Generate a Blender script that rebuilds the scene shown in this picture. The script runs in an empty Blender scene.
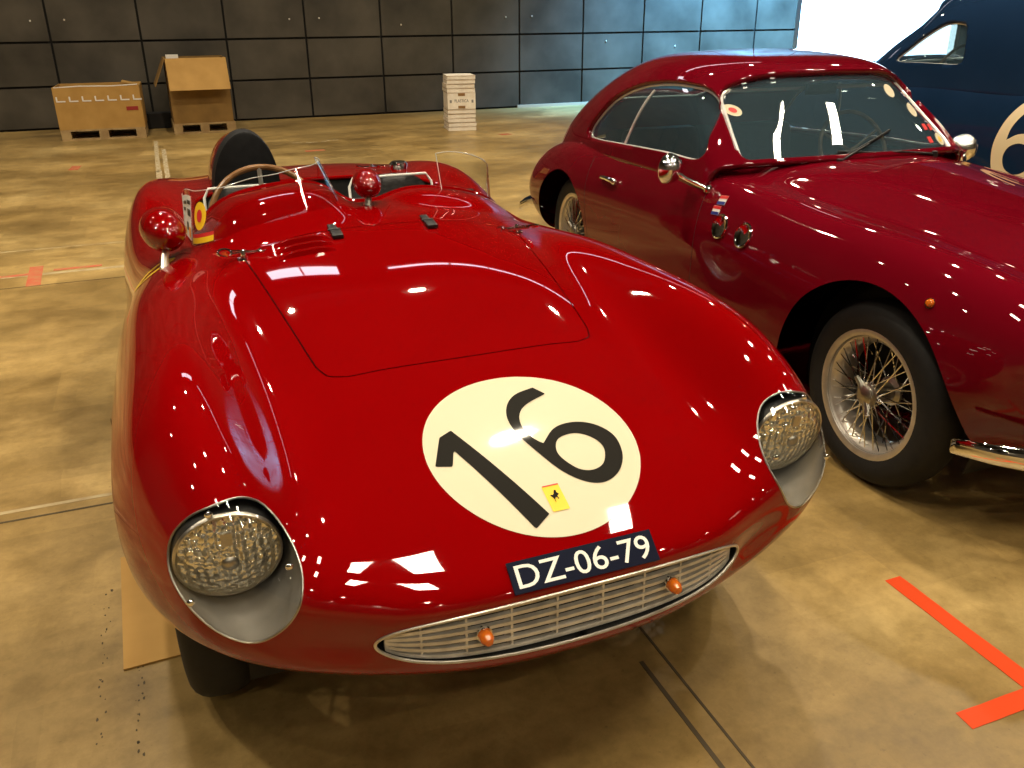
import bpy, bmesh, math, random
import numpy as np
from mathutils import Vector, Matrix
random.seed(7)
PI = math.pi
R = math.radians
scene = bpy.context.scene
COL = scene.collection

# ------------------------------------------------------------------ objects
def tag(o, label=None, cat=None, group=None, kind=None):
    if label: o['label'] = label
    if cat: o['category'] = cat
    if group: o['group'] = group
    if kind: o['kind'] = kind
    return o

def empty(name, loc=(0, 0, 0), rz=0.0):
    o = bpy.data.objects.new(name, None)
    o.empty_display_size = 0.2
    o.location = loc
    o.rotation_euler = (0, 0, rz)
    COL.objects.link(o)
    return o

def mesh_obj(name, V, F, mat, parent=None, smooth=True, mats=None, fm=None):
    me = bpy.data.meshes.new(name)
    V = np.asarray(V, float)
    me.from_pydata(V.tolist(), [], [list(map(int, f)) for f in F])
    for m in (mats or [mat]):
        me.materials.append(m)
    if fm is not None:
        me.polygons.foreach_set('material_index', np.asarray(fm, dtype=np.int32))
    if smooth:
        me.polygons.foreach_set('use_smooth', np.ones(len(me.polygons), dtype=bool))
    me.update()
    o = bpy.data.objects.new(name, me)
    COL.objects.link(o)
    if parent: o.parent = parent
    return o

def auto_sharp(o, deg=35):
    """marks edges sharper than deg so smooth shading keeps the corners"""
    bm = bmesh.new(); bm.from_mesh(o.data)
    for e in bm.edges:
        if len(e.link_faces) == 2 and e.calc_face_angle(0) > R(deg):
            e.smooth = False
    bm.to_mesh(o.data); bm.free()
    return o

class MB:
    """collects solids that belong to one mesh"""
    def __init__(s): s.V = []; s.F = []
    def add(s, V, F, M=None):
        n = len(s.V)
        for v in V:
            s.V.append(tuple(M @ Vector(v)) if M is not None else tuple(v))
        s.F += [[i + n for i in f] for f in F]
        return s
    def box(s, c, d, rot=None, M=None):
        x, y, z = d[0] / 2, d[1] / 2, d[2] / 2
        V = [Vector(p) for p in ((-x,-y,-z),(x,-y,-z),(x,y,-z),(-x,y,-z),(-x,-y,z),(x,-y,z),(x,y,z),(-x,y,z))]
        F = [(0,3,2,1),(4,5,6,7),(0,1,5,4),(1,2,6,5),(2,3,7,6),(3,0,4,7)]
        T = Matrix.Translation(c)
        if rot is not None: T = T @ rot
        if M is not None: T = M @ T
        return s.add(V, F, T)
    def lathe(s, prof, n=32, M=None, caps=True, a0=0, a1=2 * PI):
        """prof: list of (r, z) revolved about z"""
        full = abs(a1 - a0 - 2 * PI) < 1e-6
        m = n if full else n + 1
        V = []; F = []
        for r, z in prof:
            for k in range(m):
                a = a0 + (a1 - a0) * k / n
                V.append((r * math.cos(a), r * math.sin(a), z))
        for i in range(len(prof) - 1):
            for k in range(n):
                k2 = (k + 1) % m
                F.append((i*m + k, i*m + k2, (i+1)*m + k2, (i+1)*m + k))
        if caps and full:
            if prof[0][0] > 1e-6: F.append(list(range(m))[::-1])
            if prof[-1][0] > 1e-6: F.append([(len(prof)-1)*m + k for k in range(m)])
        return s.add(V, F, M)
    def tube(s, pts, r, n=8, closed=False, M=None, caps=True):
        pts = [Vector(p) for p in pts]
        N = len(pts)
        rs = r if isinstance(r, (list, tuple)) else [r] * N
        V = []; F = []
        up = None
        for i, p in enumerate(pts):
            if closed: t = pts[(i+1) % N] - pts[i-1]
            else: t = pts[min(i+1, N-1)] - pts[max(i-1, 0)]
            t.normalize()
            if up is None:
                up = Vector((0,0,1)) if abs(t.z) < .9 else Vector((1,0,0))
            a = up - t * up.dot(t)
            if a.length < 1e-5: a = t.orthogonal()
            a.normalize(); b = t.cross(a); up = a
            for k in range(n):
                th = 2 * PI * k / n
                V.append(p + (a * math.cos(th) + b * math.sin(th)) * rs[i])
        for i in range(N if closed else N - 1):
            j = (i + 1) % N
            for k in range(n):
                k2 = (k + 1) % n
                F.append((i*n+k, i*n+k2, j*n+k2, j*n+k))
        if caps and not closed:
            F.append(list(range(n))[::-1]); F.append([(N-1)*n + k for k in range(n)])
        return s.add(V, F, M)
    def ball(s, c, r, nu=20, nv=12, sc=(1,1,1), M=None):
        prof = [(r * math.sin(PI * i / nv), -r * math.cos(PI * i / nv)) for i in range(nv + 1)]
        prof[0] = (1e-5, -r); prof[-1] = (1e-5, r)
        T = Matrix.Translation(c) @ Matrix.Diagonal((*sc, 1))
        if M is not None: T = M @ T
        return s.lathe(prof, nu, T)
    def build(s, name, mat, parent=None, smooth=True, sharp=35, bevel=0):
        o = mesh_obj(name, s.V, s.F, mat, parent, smooth)
        bm = bmesh.new(); bm.from_mesh(o.data)
        bmesh.ops.recalc_face_normals(bm, faces=bm.faces)
        if bevel:
            ed = [e for e in bm.edges if len(e.link_faces) == 2 and e.calc_face_angle(0) > R(40)]
            bmesh.ops.bevel(bm, geom=ed, offset=bevel, segments=2, affect='EDGES', profile=.5)
            for f in bm.faces: f.smooth = smooth
        bm.to_mesh(o.data); bm.free()
        if smooth: auto_sharp(o, sharp)
        return o

# ------------------------------------------------------------------ surfaces
def bspl_rows(P, n_or_ts, mirror=None):
    """uniform cubic B-spline through rows P[i]; ends interpolated (or mirrored). n_or_ts: params in [0, N-1]"""
    P = np.asarray(P, float)
    N = len(P)
    if mirror is None:
        a = 2 * P[0] - P[1]; b = 2 * P[-1] - P[-2]
    else:
        a = P[1] * mirror; b = P[-2] * mirror
    Q = np.concatenate([[a], P, [b]])
    t = np.asarray(n_or_ts, float)
    i = np.clip(np.floor(t).astype(int), 0, N - 2)
    s = (t - i).reshape((-1,) + (1,) * (P.ndim - 1))
    return ((1-s)**3 * Q[i] + (3*s**3 - 6*s**2 + 4) * Q[i+1] + (-3*s**3 + 3*s**2 + 3*s + 1) * Q[i+2] + s**3 * Q[i+3]) / 6

class Surf:
    """tensor B-spline surface from half sections (x>=0), mirrored in x"""
    def __init__(s, rows, fit=2):
        D = np.asarray(rows, float)
        C = D.copy()
        mir = np.array([-1., 1., 1.])
        nu, nv = D.shape[:2]
        for _ in range(fit):
            E = s._ev(C, np.arange(nu), np.arange(nv), mir)
            C = C + (D - E)
        s.C = C; s.mir = mir; s.nu = nu; s.nv = nv
    def _ev(s, C, us, vs, mir):
        A = bspl_rows(C, us)
        B = bspl_rows(np.swapaxes(A, 0, 1), vs, mirror=mir)
        return np.swapaxes(B, 0, 1)
    def grid(s, us, vs):
        """vs may be negative (mirrored side)"""
        vs = np.asarray(vs, float)
        G = s._ev(s.C, us, np.abs(vs), s.mir)
        G[:, vs < 0, 0] *= -1
        return G
    def mesh(s, us, vs):
        G = s.grid(us, vs)
        n, m = G.shape[:2]
        idx = np.arange(n * m).reshape(n, m)
        F = np.stack([idx[:-1, :-1], idx[:-1, 1:], idx[1:, 1:], idx[1:, :-1]], -1).reshape(-1, 4)
        return G.reshape(-1, 3), F

def params(breaks_n):
    out = []
    for i, n in enumerate(breaks_n):
        out += [i + k / n for k in range(n)]
    return np.array(out + [len(breaks_n)], float)

def clip(V, F, f):
    """keeps the part of the mesh where f > 0 (f per vertex), with a clean interpolated edge"""
    V = np.asarray(V, float); f = np.asarray(f, float)
    f = np.where(np.abs(f) < 1e-9, 1e-9, f)
    pos = f > 0
    newV = V.tolist(); cache = {}; out = []
    def cut(a, b):
        k = (a, b) if a < b else (b, a)
        if k not in cache:
            t = f[a] / (f[a] - f[b])
            cache[k] = len(newV)
            newV.append((V[a] + (V[b] - V[a]) * t).tolist())
        return cache[k]
    for face in F:
        p = [pos[i] for i in face]
        if all(p): out.append(list(face)); continue
        if not any(p): continue
        poly = []
        n = len(face)
        for k in range(n):
            a, b = face[k], face[(k + 1) % n]
            if pos[a]: poly.append(a)
            if pos[a] != pos[b]: poly.append(cut(a, b))
        if len(poly) >= 3: out.append(poly)
    newV = np.array(newV)
    used = np.zeros(len(newV), bool)
    for q in out: used[q] = True
    mp = np.cumsum(used) - 1
    return newV[used], [[int(mp[i]) for i in q] for q in out]

def sdf_poly(P, pts):
    """signed distance of 2-D points P (n,2) to a closed polygon; positive inside"""
    P = np.asarray(P, float); A = np.asarray(pts, float); B = np.roll(A, -1, 0)
    d = np.full(len(P), 1e9); ins = np.zeros(len(P), bool)
    for a, b in zip(A, B):
        e = b - a; w = P - a
        t = np.clip((w @ e) / max(e @ e, 1e-12), 0, 1)
        d = np.minimum(d, np.linalg.norm(w - t[:, None] * e, axis=1))
        c = (a[1] <= P[:, 1]) != (b[1] <= P[:, 1])
        with np.errstate(divide='ignore', invalid='ignore'):
            xx = a[0] + (P[:, 1] - a[1]) * (b[0] - a[0]) / (b[1] - a[1])
        ins ^= c & (P[:, 0] < xx)
    return np.where(ins, d, -d)

def smooth_loop(pts, n=8):
    """closed Catmull-Rom through pts"""
    A = np.asarray(pts, float); N = len(A); out = []
    for i in range(N):
        p0, p1, p2, p3 = A[i-1], A[i], A[(i+1) % N], A[(i+2) % N]
        for k in range(n):
            t = k / n
            out.append(.5 * ((2*p1) + (-p0+p2)*t + (2*p0-5*p1+4*p2-p3)*t*t + (-p0+3*p1-3*p2+p3)*t**3))
    return np.array(out)

def smooth_line(pts, n=8):
    A = np.asarray(pts, float)
    A = np.concatenate([[2*A[0]-A[1]], A, [2*A[-1]-A[-2]]]); out = []
    for i in range(1, len(A) - 2):
        p0, p1, p2, p3 = A[i-1], A[i], A[i+1], A[i+2]
        for k in range(n):
            t = k / n
            out.append(.5 * ((2*p1) + (-p0+p2)*t + (2*p0-5*p1+4*p2-p3)*t*t + (-p0+3*p1-3*p2+p3)*t**3))
    out.append(A[-2])
    return np.array(out)

def vnormals(V, F):
    V = np.asarray(V); N = np.zeros_like(V)
    for q in F:
        a, b, c = V[q[0]], V[q[1]], V[q[-1]]
        n = np.cross(b - a, c - a)
        for i in q: N[i] += n
    return N / np.maximum(np.linalg.norm(N, axis=1, keepdims=True), 1e-12)

# ------------------------------------------------------------------ materials
def mat(name, color=(.5, .5, .5), rough=.5, metal=0, coat=0, coat_rough=.03, emis=None, estr=0, trans=0, ior=1.45, spec=.5, alpha=1):
    m = bpy.data.materials.new(name); m.use_nodes = True
    b = m.node_tree.nodes['Principled BSDF']
    b.inputs['Base Color'].default_value = (*color, 1)
    b.inputs['Roughness'].default_value = rough
    b.inputs['Metallic'].default_value = metal
    b.inputs['Coat Weight'].default_value = coat
    b.inputs['Coat Roughness'].default_value = coat_rough
    b.inputs['Transmission Weight'].default_value = trans
    b.inputs['IOR'].default_value = ior
    b.inputs['Specular IOR Level'].default_value = spec
    b.inputs['Alpha'].default_value = alpha
    if emis:
        b.inputs['Emission Color'].default_value = (*emis, 1)
        b.inputs['Emission Strength'].default_value = estr
    return m

def nt(m): return m.node_tree.nodes, m.node_tree.links

# ------------------------------------------------------------------ the materials of the place
def flake_paint(name, base, deep, flake=.0):
    m = mat(name, base, .5, 0, 1.0, .02)
    n, l = nt(m); b = n['Principled BSDF']
    tc = n.new('ShaderNodeTexCoord'); no = n.new('ShaderNodeTexNoise'); no.inputs['Scale'].default_value = 3; no.inputs['Detail'].default_value = 3
    cr = n.new('ShaderNodeValToRGB'); cr.color_ramp.elements[0].color = (*deep, 1); cr.color_ramp.elements[1].color = (*base, 1)
    cr.color_ramp.elements[0].position = .2; cr.color_ramp.elements[1].position = .6
    l.new(tc.outputs['Object'], no.inputs['Vector']); l.new(no.outputs['Fac'], cr.inputs['Fac']); l.new(cr.outputs['Color'], b.inputs['Base Color'])
    b.inputs['Coat IOR'].default_value = 1.5
    b.inputs['Specular IOR Level'].default_value = .0
    return m

def noisy(name, c0, c1, scale, rough, metal=0, bump=0, detail=6, coord='Object', lo=.35, hi=.65, spec=.5):
    m = mat(name, c0, rough, metal, spec=spec)
    n, l = nt(m); b = n['Principled BSDF']
    tc = n.new('ShaderNodeTexCoord'); no = n.new('ShaderNodeTexNoise')
    no.inputs['Scale'].default_value = scale; no.inputs['Detail'].default_value = detail
    cr = n.new('ShaderNodeValToRGB')
    cr.color_ramp.elements[0].color = (*c0, 1); cr.color_ramp.elements[1].color = (*c1, 1)
    cr.color_ramp.elements[0].position = lo; cr.color_ramp.elements[1].position = hi
    l.new(tc.outputs[coord], no.inputs['Vector']); l.new(no.outputs['Fac'], cr.inputs['Fac']); l.new(cr.outputs['Color'], b.inputs['Base Color'])
    if bump:
        bp = n.new('ShaderNodeBump'); bp.inputs['Strength'].default_value = bump; bp.inputs['Distance'].default_value = .01
        l.new(no.outputs['Fac'], bp.inputs['Height']); l.new(bp.outputs['Normal'], b.inputs['Normal'])
    return m

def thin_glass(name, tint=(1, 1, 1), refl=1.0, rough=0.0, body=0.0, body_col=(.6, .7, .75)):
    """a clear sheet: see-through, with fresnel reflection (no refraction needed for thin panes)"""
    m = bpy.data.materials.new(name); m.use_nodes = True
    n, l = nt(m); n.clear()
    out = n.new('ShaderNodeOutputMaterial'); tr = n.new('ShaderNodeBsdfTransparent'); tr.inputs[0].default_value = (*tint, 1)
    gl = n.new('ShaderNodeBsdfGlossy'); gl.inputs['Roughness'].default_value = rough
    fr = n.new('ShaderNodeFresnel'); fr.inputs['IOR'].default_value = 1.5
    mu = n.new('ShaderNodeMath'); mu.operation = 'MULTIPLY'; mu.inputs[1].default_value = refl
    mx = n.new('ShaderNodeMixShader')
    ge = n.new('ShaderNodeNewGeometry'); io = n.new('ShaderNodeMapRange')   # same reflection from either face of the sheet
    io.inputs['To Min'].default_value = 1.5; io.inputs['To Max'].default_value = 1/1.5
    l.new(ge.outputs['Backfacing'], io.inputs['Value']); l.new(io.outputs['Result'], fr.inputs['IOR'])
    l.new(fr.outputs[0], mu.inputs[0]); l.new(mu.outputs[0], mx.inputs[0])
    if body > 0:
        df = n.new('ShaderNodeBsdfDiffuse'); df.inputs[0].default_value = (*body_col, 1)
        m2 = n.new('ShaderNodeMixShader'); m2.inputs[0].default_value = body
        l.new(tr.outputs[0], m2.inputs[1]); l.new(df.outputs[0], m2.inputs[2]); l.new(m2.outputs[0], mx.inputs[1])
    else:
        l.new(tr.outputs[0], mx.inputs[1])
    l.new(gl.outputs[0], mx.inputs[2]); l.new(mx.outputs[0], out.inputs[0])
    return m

M_RED = flake_paint('rosso_paint', (.205, .0005, .0010), (.19, .0004, .0009))
M_MAROON = flake_paint('dark_red_paint', (.125, .0016, .0070), (.11, .0014, .006))
M_NAVY = flake_paint('navy_paint', (.008, .022, .055), (.006, .018, .045))
M_BLACK = mat('black_trim', (.008, .008, .008), .45)
M_DARK = mat('dark_interior', (.012, .011, .010), .8)
M_RUBBER = noisy('tyre_rubber', (.006, .006, .006), (.010, .0095, .009), 40, .7)
M_LEATHER = noisy('black_leather', (.010, .009, .009), (.018, .016, .015), 60, .5, bump=.2)
M_VINYL = noisy('black_vinyl_cover', (.004, .004, .005), (.008, .008, .009), 30, .55, spec=.3)
M_WHITEPIPE = mat('white_piping', (.75, .74, .70), .5)
M_CHROME = mat('chrome', (.86, .85, .83), .06, 1)
M_STEEL = mat('brushed_steel', (.50, .47, .42), .32, 1)
M_ALU = noisy('satin_aluminium', (.70, .66, .59), (.60, .56, .50), 25, .34, .8, spec=.5)
M_SLAT = noisy('grille_aluminium', (.74, .70, .62), (.56, .52, .45), 30, .45, .3, spec=.5)
M_TRIM = mat('bright_trim', (.80, .79, .76), .25, .45)
M_ALUDARK = noisy('dull_aluminium_bucket', (.26, .245, .22), (.20, .19, .17), 12, .55, .35)
M_CREAM = mat('cream_roundel', (.64, .57, .41), .45, 0, .4, .05, spec=.2)
M_INK = mat('black_ink', (.009, .0075, .005), .5, 0, .1, .05, spec=.08)
M_YELLOW = mat('yellow_enamel', (.85, .55, .02), .35, 0, .5, .05)
M_PLATE = mat('plate_blue', (.006, .008, .022), .5, spec=.08)
M_PLATEW = mat('plate_white', (.80, .79, .74), .4)
M_AMBER = mat('amber_glass', (.75, .16, .008), .12, 0, 1, .02, trans=.25)
M_WOOD = noisy('wood_rim', (.16, .07, .022), (.26, .13, .05), 18, .25)
M_REFLECTOR = mat('lamp_reflector', (.80, .76, .66), .12, 1)
M_PLEXI = thin_glass('plexiglass', (.93, .95, .94), 1.0)
M_GLASS = thin_glass('car_glass', (.62, .72, .74), 2.0, body=.08, body_col=(.30, .52, .66))  # bluish diffuse share puts a veil of flare haze into the glass colour
M_LAMPCOVER = thin_glass('lamp_cover', (.96, .96, .95), 1.0)
M_STICKW = mat('sticker_white', (.72, .70, .66), .5)
M_STICKR = mat('sticker_red', (.55, .02, .02), .5)
M_STICKB = mat('sticker_blue', (.02, .035, .20), .5)
M_STICKK = mat('sticker_black', (.02, .02, .02), .5)
M_STICKO = mat('sticker_orange', (.80, .30, .03), .5)
M_TAPE = mat('orange_tape', (.60, .050, .004), .6, spec=.3)
M_TAPEOLD = noisy('worn_orange_tape', (.46, .09, .04), (.40, .17, .07), 14, .6)
M_CREAMPAINT = mat('cream_number_paint', (.72, .58, .36), .45)

def lens_glass():
    m = mat('fluted_lens_glass', (1.0, .95, .78), .06, 0, 0, trans=.0)
    n, l = nt(m); b = n['Principled BSDF']
    b.inputs['Metallic'].default_value = .85
    tc = n.new('ShaderNodeTexCoord')
    w1 = n.new('ShaderNodeTexWave'); w1.bands_direction = 'X'; w1.inputs['Scale'].default_value = 20; w1.inputs['Distortion'].default_value = 3; w1.inputs['Detail'].default_value = 2
    no = n.new('ShaderNodeTexNoise'); no.inputs['Scale'].default_value = 34; no.inputs['Detail'].default_value = 2
    ad = n.new('ShaderNodeMath'); ad.operation = 'MULTIPLY_ADD'; ad.inputs[1].default_value = .45
    vo = n.new('ShaderNodeTexVoronoi'); vo.inputs['Scale'].default_value = 75; l.new(tc.outputs['Object'], vo.inputs['Vector'])
    bp = n.new('ShaderNodeBump'); b.inputs['Coat Weight'].default_value = 1; b.inputs['Coat Roughness'].default_value = .02
    bp.inputs['Strength'].default_value = 1.0; bp.inputs['Distance'].default_value = .010
    l.new(tc.outputs['Object'], w1.inputs['Vector']); l.new(tc.outputs['Object'], no.inputs['Vector'])
    l.new(w1.outputs['Fac'], ad.inputs[0]); l.new(vo.outputs['Distance'], ad.inputs[2]); l.new(ad.outputs[0], bp.inputs['Height'])
    l.new(bp.outputs['Normal'], b.inputs['Normal'])
    return m
M_LENS = lens_glass()
SPY_RZ = R(.6)
_off, _y0 = .6394, 1.10
SPY_LOC = (_off * math.cos(SPY_RZ) - _y0 * math.sin(SPY_RZ), _off * math.sin(SPY_RZ) + _y0 * math.cos(SPY_RZ), 0)
SAL_LOC = (5.22, 6.45, 0); SAL_RZ = R(180 + 14)
NUM_Y = 2.33
GLARE_E, STRIP_E, BULB_E, PANEL_E, LAMP_E, SPOT_E, LED_E = 5.0, 7.0, 40.0, 9.0, 155.0, 17000.0, 125.0
# ================================================================== open red barchetta
SPY_ROWS = [
 # mouth ring
 [(0,.12,.561),(.14,.122,.560),(.27,.135,.552),(.35,.155,.538),(.39,.172,.520),(.403,.182,.500),(.392,.178,.482),(.345,.160,.462),(.26,.14,.447),(.14,.125,.440),(0,.12,.438)],
 [(0,.135,.592),(.16,.137,.592),(.31,.150,.585),(.405,.172,.568),(.455,.195,.540),(.475,.21,.502),(.465,.205,.470),(.41,.19,.438),(.30,.165,.412),(.16,.145,.400),(0,.14,.397)],
 [(0,.22,.638),(.19,.22,.637),(.37,.225,.628),(.49,.235,.632),(.585,.225,.645),(.66,.245,.590),(.655,.255,.520),(.59,.255,.450),(.44,.245,.395),(.22,.22,.368),(0,.21,.362)],
 [(0,.38,.700),(.20,.37,.699),(.37,.36,.682),(.495,.335,.690),(.605,.315,.775),(.70,.335,.722),(.757,.36,.600),(.732,.38,.475),(.59,.40,.365),(.30,.38,.310),(0,.36,.300)],
 [(0,.61,.765),(.20,.61,.765),(.37,.60,.748),(.495,.59,.742),(.625,.58,.858),(.752,.59,.800),(.830,.60,.640),(.818,.62,.460),(.70,.64,.280),(.35,.64,.250),(0,.64,.250)],
 [(0,.85,.817),(.20,.85,.816),(.38,.85,.798),(.505,.85,.790),(.635,.85,.885),(.768,.85,.820),(.852,.85,.645),(.845,.85,.450),(.74,.85,.250),(.37,.85,.220),(0,.85,.220)],
 [(0,1.15,.882),(.22,1.15,.880),(.40,1.15,.854),(.52,1.15,.833),(.64,1.15,.884),(.766,1.15,.828),(.846,1.15,.650),(.843,1.15,.450),(.74,1.15,.220),(.37,1.15,.20),(0,1.15,.20)],
 [(0,1.52,.930),(.24,1.52,.925),(.43,1.52,.900),(.54,1.52,.876),(.65,1.52,.875),(.765,1.52,.820),(.838,1.52,.650),(.832,1.52,.450),(.73,1.52,.20),(.37,1.52,.19),(0,1.52,.19)],
 [(0,1.92,.962),(.25,1.92,.958),(.45,1.92,.920),(.57,1.92,.868),(.665,1.92,.832),(.755,1.92,.775),(.825,1.92,.640),(.825,1.92,.450),(.73,1.92,.20),(.37,1.92,.19),(0,1.92,.19)],
 [(0,2.40,.900),(.25,2.40,.900),(.45,2.40,.872),(.58,2.40,.842),(.68,2.40,.812),(.765,2.40,.750),(.820,2.40,.620),(.825,2.40,.450),(.73,2.40,.20),(.37,2.40,.19),(0,2.40,.19)],
 [(0,2.85,.900),(.25,2.85,.895),(.43,2.85,.875),(.56,2.85,.866),(.675,2.85,.874),(.765,2.85,.830),(.835,2.85,.640),(.835,2.85,.450),(.73,2.85,.22),(.37,2.85,.20),(0,2.85,.20)],
 [(0,3.30,.885),(.25,3.30,.88),(.42,3.30,.865),(.55,3.30,.858),(.655,3.30,.868),(.745,3.30,.820),(.81,3.30,.630),(.80,3.30,.450),(.69,3.30,.25),(.35,3.30,.22),(0,3.30,.22)],
 [(0,3.80,.800),(.24,3.80,.798),(.40,3.80,.785),(.52,3.80,.775),(.61,3.80,.770),(.685,3.80,.710),(.735,3.80,.580),(.72,3.80,.450),(.61,3.80,.325),(.30,3.80,.300),(0,3.80,.300)],
 [(0,4.10,.680),(.19,4.10,.678),(.33,4.10,.668),(.43,4.10,.650),(.505,4.10,.625),(.555,4.10,.580),(.575,4.10,.520),(.555,4.10,.460),(.47,4.10,.405),(.23,4.10,.390),(0,4.10,.385)],
 [(0,4.21,.560),(.06,4.21,.560),(.10,4.21,.557),(.13,4.21,.553),(.15,4.21,.545),(.16,4.21,.535),(.15,4.21,.525),(.13,4.21,.515),(.10,4.21,.512),(.06,4.21,.510),(0,4.21,.510)],
]
spyder = empty('racing_car', SPY_LOC, SPY_RZ)
tag(spyder, 'open red racing car with race number 16 on its nose', 'car')
SP = Surf(SPY_ROWS, 2)
us = params([6, 10, 14, 18, 18, 20, 24, 24, 24, 24, 24, 24, 14, 8])
vh = params([9, 9, 9, 9, 10, 12, 10, 10, 6, 6])
vs = np.concatenate([-vh[::-1], vh[1:]])
BV, BF = SP.mesh(us, vs)
# --- scuttle humps in front of driver and passenger (part of the same panel)
def bump(V, cx, cy, rx, ry, h, p=2.6):
    q = (np.abs((V[:, 0] - cx) / rx) ** p + np.abs((V[:, 1] - cy) / ry) ** 2.0)
    w = np.clip(1 - q, 0, 1)
    w = w * w * (3 - 2 * w)
    V[:, 2] += h * w * (V[:, 2] > .6)
def shape_top(V):
    V = V.copy()
    bump(V, -.30, 2.06, .30, .46, .085)
    bump(V, .36, 2.10, .30, .36, .040)
    return V
BV = shape_top(BV)
from mathutils.bvhtree import BVHTree
SP_BVH = BVHTree.FromPolygons([tuple(v) for v in BV], [tuple(int(i) for i in f) for f in BF])
def top_at(x, y, bvh=None, z=3.0):
    h = (bvh or SP_BVH).ray_cast(Vector((x, y, z)), Vector((0, 0, -1)))
    return h[0], h[1]
def front_at(x, z, bvh=None, y=-3.0):
    h = (bvh or SP_BVH).ray_cast(Vector((x, y, z)), Vector((0, 1, 0)))
    return h[0], h[1]

HOOD = np.array([(-.445,1.575),(-.40,1.16),(-.372,.92),(-.362,.845),(-.345,.800),(-.30,.778),(-.15,.772),(0,.772),(.15,.772),(.30,.778),(.345,.800),(.362,.845),(.372,.92),(.40,1.16),(.445,1.575)])
HOOD = np.concatenate([HOOD, smooth_line([(.445,1.575),(.25,1.62),(0,1.635),(-.25,1.62),(-.445,1.575)], 6)[1:-1]])
LAMP = smooth_loop([(.614,.779),(.566,.757),(.528,.708),(.512,.657),(.526,.608),(.556,.562),(.594,.535),(.630,.535),(.672,.562),(.714,.612),(.734,.657),(.722,.712),(.676,.760)], 8)
COCK = smooth_loop([(-.555,2.10),(-.54,2.45),(-.52,2.72),(-.40,2.82),(0,2.84),(.40,2.82),(.52,2.72),(.545,2.45),(.555,2.12),(.46,2.03),(.20,2.02),(.05,2.02),(-.08,2.05),(-.30,2.07),(-.48,2.06)], 8)
def f_hood(V): return np.where(V[:, 2] > .6, sdf_poly(V[:, :2], HOOD), -9)
def f_cock(V): return np.where(V[:, 2] > .55, sdf_poly(V[:, :2], COCK), -9)
def f_lamp(V):
    q = np.stack([np.abs(V[:, 0]), V[:, 2]], 1)
    return np.where(V[:, 1] < .62, sdf_poly(q, LAMP), -9)
WHEELS = [(.86, .335, .685), (3.10, .34, .655)]
def f_arch(V):
    g = np.full(len(V), 9.0)
    for yc, r, xc in WHEELS:
        d = np.hypot(V[:, 1] - yc, V[:, 2] - (r + .01)) - (r + .035)
        g = np.minimum(g, np.maximum(d, .50 - np.abs(V[:, 0])))
    return g
V, F = clip(BV, BF, -f_hood(BV) - .0017)
V, F = clip(V, F, -f_cock(V)); V, F = clip(V, F, -f_lamp(V)); V, F = clip(V, F, f_arch(V))
body = mesh_obj('body', V, F, M_RED, spyder)
V, F = clip(BV, BF, f_hood(BV) - .0017)
hood = mesh_obj('hood', V, F, M_RED, spyder)
# dark gutter under the hood seam
V, F = clip(BV, BF, f_hood(BV) + .02); V, F = clip(V, F, .03 - f_hood(V))
V = V.copy(); V[:, 2] -= .012
mesh_obj('hood_gutter', V, F, M_BLACK, spyder)
# rolled edge round the cockpit
def ring_on_top(poly, dz, bvh=None):
    out = []
    for x, y in poly:
        h, n = top_at(x, y, bvh)
        if h is not None: out.append((h.x, h.y, h.z + dz))
    return out
MB().tube(ring_on_top(COCK, -.002), .009, 8, True).build('cockpit_edging', M_RED, spyder)

# --- cockpit tub
tub = MB(); loopz = [(x * .995, y) for x, y in COCK]
top = ring_on_top(loopz, -.006); n = len(top)
low = [(x * .93, 2.42 + (y - 2.42) * .95, .34) for x, y, z in top]
tub.V = top + low + [(0, 2.42, .34)]
tub.F = [(i, (i + 1) % n, n + (i + 1) % n, n + i) for i in range(n)] + [(n + i, n + (i + 1) % n, 2 * n) for i in range(n)]
tub.build('cockpit_lining', M_DARK, spyder)
dash = MB()
for i, x in enumerate((-.40, -.29, -.18)):
    dash.lathe([(.0, 0), (.036, 0), (.040, -.01), (.040, -.03), (.0, -.03)], 20, Matrix.Translation((x, 2.16, .93)) @ Matrix.Rotation(R(-100), 4, 'X'))
dash.build('gauges', M_STEEL, spyder)
MB().box((0, 2.12, .86), (1.0, .03, .16), Matrix.Rotation(R(-8), 4, 'X')).build('dashboard', M_DARK, spyder, bevel=.008)

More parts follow.
